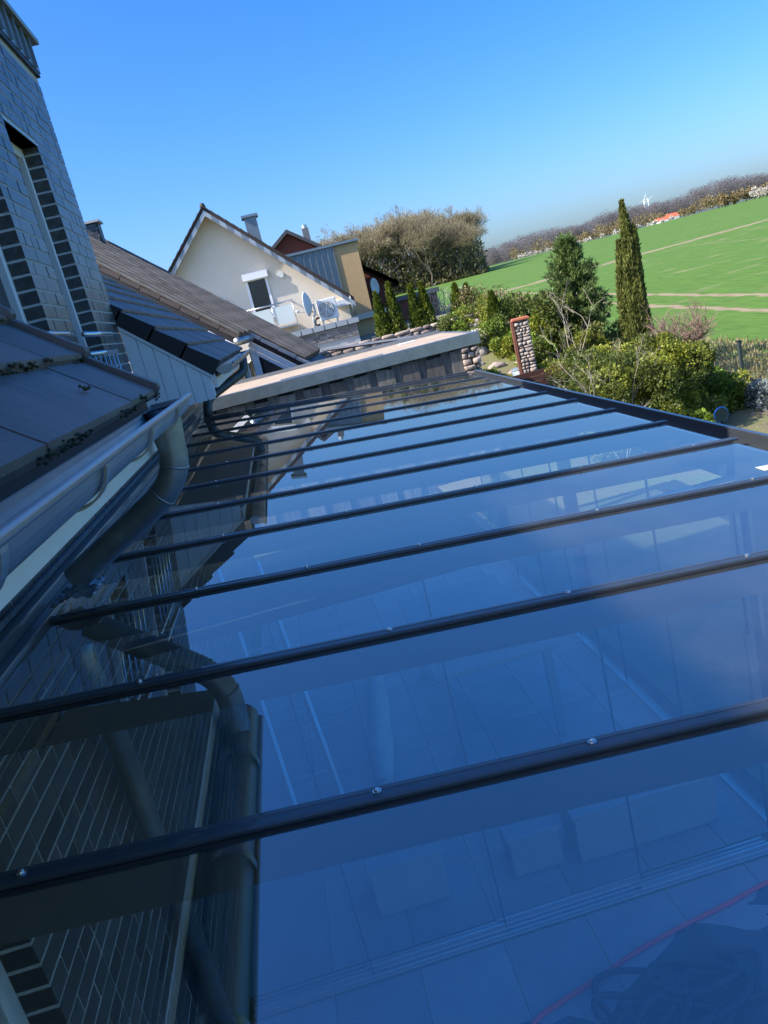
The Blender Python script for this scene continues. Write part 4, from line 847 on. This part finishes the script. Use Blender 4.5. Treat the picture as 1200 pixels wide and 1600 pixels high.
bare('bare_sapling', 'pale leafless branching sapling in front of the hedge', 'sapling', (5.75, 11.0, GV), 2.3, .42, 4, 72, M_TWIG, .010, depth=5)
bare('bare_sapling', 'tall thin leafless sapling in front of the pine', 'sapling', (6.7, 14.6, GV), 3.2, .12, 2, 73, M_TWIG, .011, depth=4)
bare('bare_sapling', 'single curved whip rising beside the pale stone pier', 'sapling', (5.8, 13.4, GV), 2.7, .2, 1, 78, M_TWIG, .008, depth=2)
bare('bare_tree', 'small pale leafless fruit tree beyond the stone wall', 'tree', (10.6, 43, -2), 4.4, .45, 6, 74, M_TWIG, .06, depth=4)
bare('bare_shrub', 'leafless shrub sprouting behind the short conifers', 'shrub', (7.3, 23.5, -1.8), 2.5, .5, 8, 75, L_BUD, .02, depth=4)
# ground cover and grass tufts in the garden and along the fence
n = 9000; P = np.stack([RNG.uniform(3.3, 9.8, n), RNG.uniform(8, 24, n)], 1); Z = np.array([hgt(a, b) for a, b in P]); P = np.column_stack([P, Z+.02])
V, F = leaves(P, .035, None, 1.3, 2.6); tag(stuff(link('ground_cover', nmesh('ground_cover', V, F, L_LIME))), 'short green ground cover across the garden bed', 'ground cover')
n = 14000; P = np.stack([RNG.uniform(9.9, 13.5, n), RNG.uniform(9, 32, n)], 1); Z = np.array([hgt(a, b) for a, b in P]); P = np.column_stack([P, Z-.01])
V, F = leaves(P, .03, None, 2.0, 5.); tag(stuff(link('dry_grass', nmesh('dry_grass', V, F, L_DRY))), 'dry straw grass on the margin behind the mesh fence', 'grass')
n = 70; P = np.stack([RNG.uniform(8.0, 9.0, n), RNG.uniform(10.6, 11.6, n), np.full(n, GZ+.08)+RNG.uniform(0, .1, n)], 1)
V, F = leaves(P, .03, None, .6, 1.2); tag(stuff(link('violet_flowers', nmesh('violet_flowers', V, F, mat('violet', (.22, .10, .42), .7)))), 'patch of small violet flowers near the fence', 'flowers')

# ------------------------------------------------------------------ copse, far wood, turbines
def tree_mesh(seed, h, spread=.55, depth=5, twig=2600, leafm=True):
    rg = random.Random(seed); b = MB(); tips = []
    def grow(p, d, L, r_, k):
        e = p+d*L; m_ = p+d*L*.5+Vector((rg.gauss(0, .05), rg.gauss(0, .05), 0))*L; b.tube([p, m_, e], [r_, r_*.85, r_*.68], 5 if k < 2 else 3, False)
        if k >= depth: tips.append((e, d)); return
        for i in range(3 if k else 5):
            a = Vector((rg.gauss(0, spread), rg.gauss(0, spread), rg.gauss(.18, .22))); f = rg.uniform(.55, 1) if k else rg.uniform(.5, 1)
            grow(p+d*L*f, (d+a).normalized(), L*rg.uniform(.58, .78), r_*.62, k+1)
        tips.append((e, d))
    grow(Vector((0, 0, -.5)), Vector((0, 0, 1)), h*.40, h*.014, 0)
    me1 = b.mesh('trunk', M_BARK); T = [tips[rg.randrange(len(tips))] for _ in range(twig)]
    P = np.array([tuple(t[0]) for t in T])+RNG.normal(size=(twig, 3))*h*.02; N = np.array([tuple(t[1]) for t in T]); V, F = leaves(P, .07, N*.8, .3, 12)
    V2 = V.copy(); me2 = nmesh('crown', V2, F, L_BUD); return me1, me2
TM = [tree_mesh(s_, 18, .5+.06*(s_ % 3), 5, 4200) for s_ in (3, 8, 14, 21)]
cp = []
rg = random.Random(5)
for i in range(46):
    az = R(4.2+11.6*(i+.5)/46+rg.uniform(-.5, .5)); d = 195+rg.uniform(0, 45) if i % 3 else 193+rg.uniform(0, 6); cp.append((az, d))
for i, (az, d) in enumerate(cp):
    x, y = .99+d*math.sin(az), d*math.cos(az); a, b2 = TM[i % 4]; edge = az > R(13.5)
    s_ = rg.uniform(.86, 1.10)*(.98 if not edge else .88)*(d/200)
    t = thing('bare_tree', 'tall leafless tree in the copse behind the houses', 'tree', (x, y, hgt(x, y)-.3), 'trees of the copse')
    mw = Matrix.Translation((x, y, hgt(x, y)-.3))@Matrix.Rotation(rg.uniform(0, 6.28), 4, 'Z')@Matrix.Scale(s_, 4)@Matrix.Scale(.9+.25*rg.random(), 4, (1, 0, 0))
    for nm, me in (('trunk', a), ('crown', b2)): link(nm, me, t, mw=mw)
# undergrowth of the copse
n = 26000; az = np.radians(RNG.uniform(3.5, 16.2, n)); d = RNG.uniform(192, 240, n); X = .99+d*np.sin(az); Yc = d*np.cos(az); P = np.stack([X, Yc, np.array([hgt(a, b) for a, b in zip(X, Yc)])+RNG.uniform(0, 1, n)**2*8], 1)
V, F = leaves(P, .32, None, .6, 3); tag(stuff(link('undergrowth', nmesh('undergrowth', V, F, leafmat('undergrowth_leaf', (.16, .16, .05), (.11, .095, .05))))), 'thick undergrowth between the trunks of the copse', 'undergrowth')
# trees left of the white gable
for i, (az, d, s_) in enumerate(((-3.2, 120, .52), (-4.8, 124, .48), (-2.0, 128, .5))):
    a_ = R(az); x, y = .99+d*math.sin(a_), d*math.cos(a_); t = thing('bare_tree', 'distant leafless tree showing above the brown roof left of the cream gable', 'tree', (x, y, hgt(x, y)), 'trees above the brown roof')
    for nm, me in (('trunk', TM[i][0]), ('crown', TM[i][1])): link(nm, me, t, mw=Matrix.Translation((x, y, hgt(x, y)+3))@Matrix.Scale(s_, 4))
# far wood: one mass
def wood(name, label, az0, az1, d0, d1, h0, h1, n, m, per=70, lf=.9, zlift=0):
    Vs = []; k = 0; rg = np.random.default_rng(hash(name) % 1000 if False else len(name)+int(az0*10))
    az = np.radians(rg.uniform(az0, az1, n)); d = rg.uniform(d0, d1, n); P = []; N = []
    for a, q in zip(az, d):
        x, y = .99+q*math.sin(a), q*math.cos(a); h = rg.uniform(h0, h1)*(1+.12*math.sin(a*60)); z0 = hgt(x, y)+zlift; w_ = h*.34
        e = rg.normal(size=(per, 3)); e /= np.linalg.norm(e, axis=1, keepdims=True); e *= rg.uniform(.3, 1, per)[:, None]**.4
        P.append(np.stack([x+e[:, 0]*w_, y+e[:, 1]*w_, z0+h*.58+e[:, 2]*h*.42], 1)); N.append(e*np.array([.5, .5, .2])+np.array([0, 0, .6]))
        tz = rg.uniform(0, .5, 8)*h; P.append(np.stack([np.full(8, x), np.full(8, y), z0+tz], 1)); N.append(np.tile([0, 0, 3.], (8, 1)))
    P = np.concatenate(P); N = np.concatenate(N); V, F = leaves(P, lf, N*.3, .1, 2.4); o = link(name, nmesh(name, V, F, m)); tag(stuff(o), label, 'wood'); return o
W1 = leafmat('far_wood', (.25, .225, .215), (.22, .20, .195), .6, .8, .05); W2 = leafmat('hedge_tan', (.27, .20, .09), (.19, .15, .07), .3, .6, .15); W3 = leafmat('blossom', (.62, .58, .52), (.40, .36, .30), .3)  # far wood paled and greyed, haze put into its colour
wood('far_wood', 'distant leafless wood along the horizon beyond the green field', 14, 40, 400, 470, 8.5, 12.5, 620, W1, 650, .19)
wood('far_wood_edge', 'lighter budding trees along the front of the distant wood', 18, 31, 372, 395, 3.5, 7.5, 45, W2, 260, .24)
wood('field_hedge', 'tan budding hedgerow on the crest of the field', 30.6, 40, 262, 270, 2.8, 4.2, 60, W2, 180, .28)
wood('blossom_hedge', 'white blossoming bushes at the end of the tan hedgerow', 32.6, 40, 258, 262, 2.4, 4.0, 26, W3, 170, .24)
wood('blossom_row', 'thin pale blossom hedge along the far field edge', 18.5, 29.5, 338, 345, .9, 2.0, 70, W3, 60, .22)
for i, (az, d, wd, hh) in enumerate(((28.3, 350, 3.6, 2.3), (29.0, 352, 3.4, 3.0))):
    a_ = R(az); x, y = .99+d*math.sin(a_), d*math.cos(a_); z = hgt(x, y); t = thing('farmhouse', ('far white farmhouse with orange roof, lower of two' if i == 0 else 'far white farmhouse with orange roof, higher of two'), 'farmhouse', (x, y, z))
    MB().box(x-wd/2, x+wd/2, y, y+6, z-1, z+hh*.45).build('wall', M_WHITE, t); MB().prism([(0, hh*.45), (3, hh), (6, hh*.45)], lambda a, b, q: (x+q, y+a, z+b), -wd/2-.4, wd/2+.4).build('roof', mat('orange_roof', (.55, .12, .05), .8, namt=.2, nscale=.8), t)
for i, (sx_, k, ph) in enumerate(((.5144, 1.0, .35), (.5199, 1.02, 1.2))):
    y = 2900.; x = .99+sx_*y; zt = .75+.049*y; t = thing('wind_turbine', 'tiny white wind turbine over the distant wood, ' + ('lower left one' if i == 0 else 'one behind the other'), 'wind turbine', (x, y, 5))
    MB().tube([(x, y, 0), (x, y, zt)], [3.2, 1.8], 10).build('tower', M_WHITE, t, True); MB().box(x-2, x+2, y-5, y+4, zt, zt+4).build('nacelle', M_WHITE, t)
    for b3 in range(3):
        q = ph+b3*2.094; MB().prism([(0, -1.2), (6, -1.6), (23, -.4), (23, .4), (6, 1.2), (0, 1.2)], lambda a, b, s_: (x+a*math.sin(q)+b*math.cos(q), y-6+s_, zt+2+a*math.cos(q)-b*math.sin(q)), 0, 1).build('blade', M_WHITE, t)
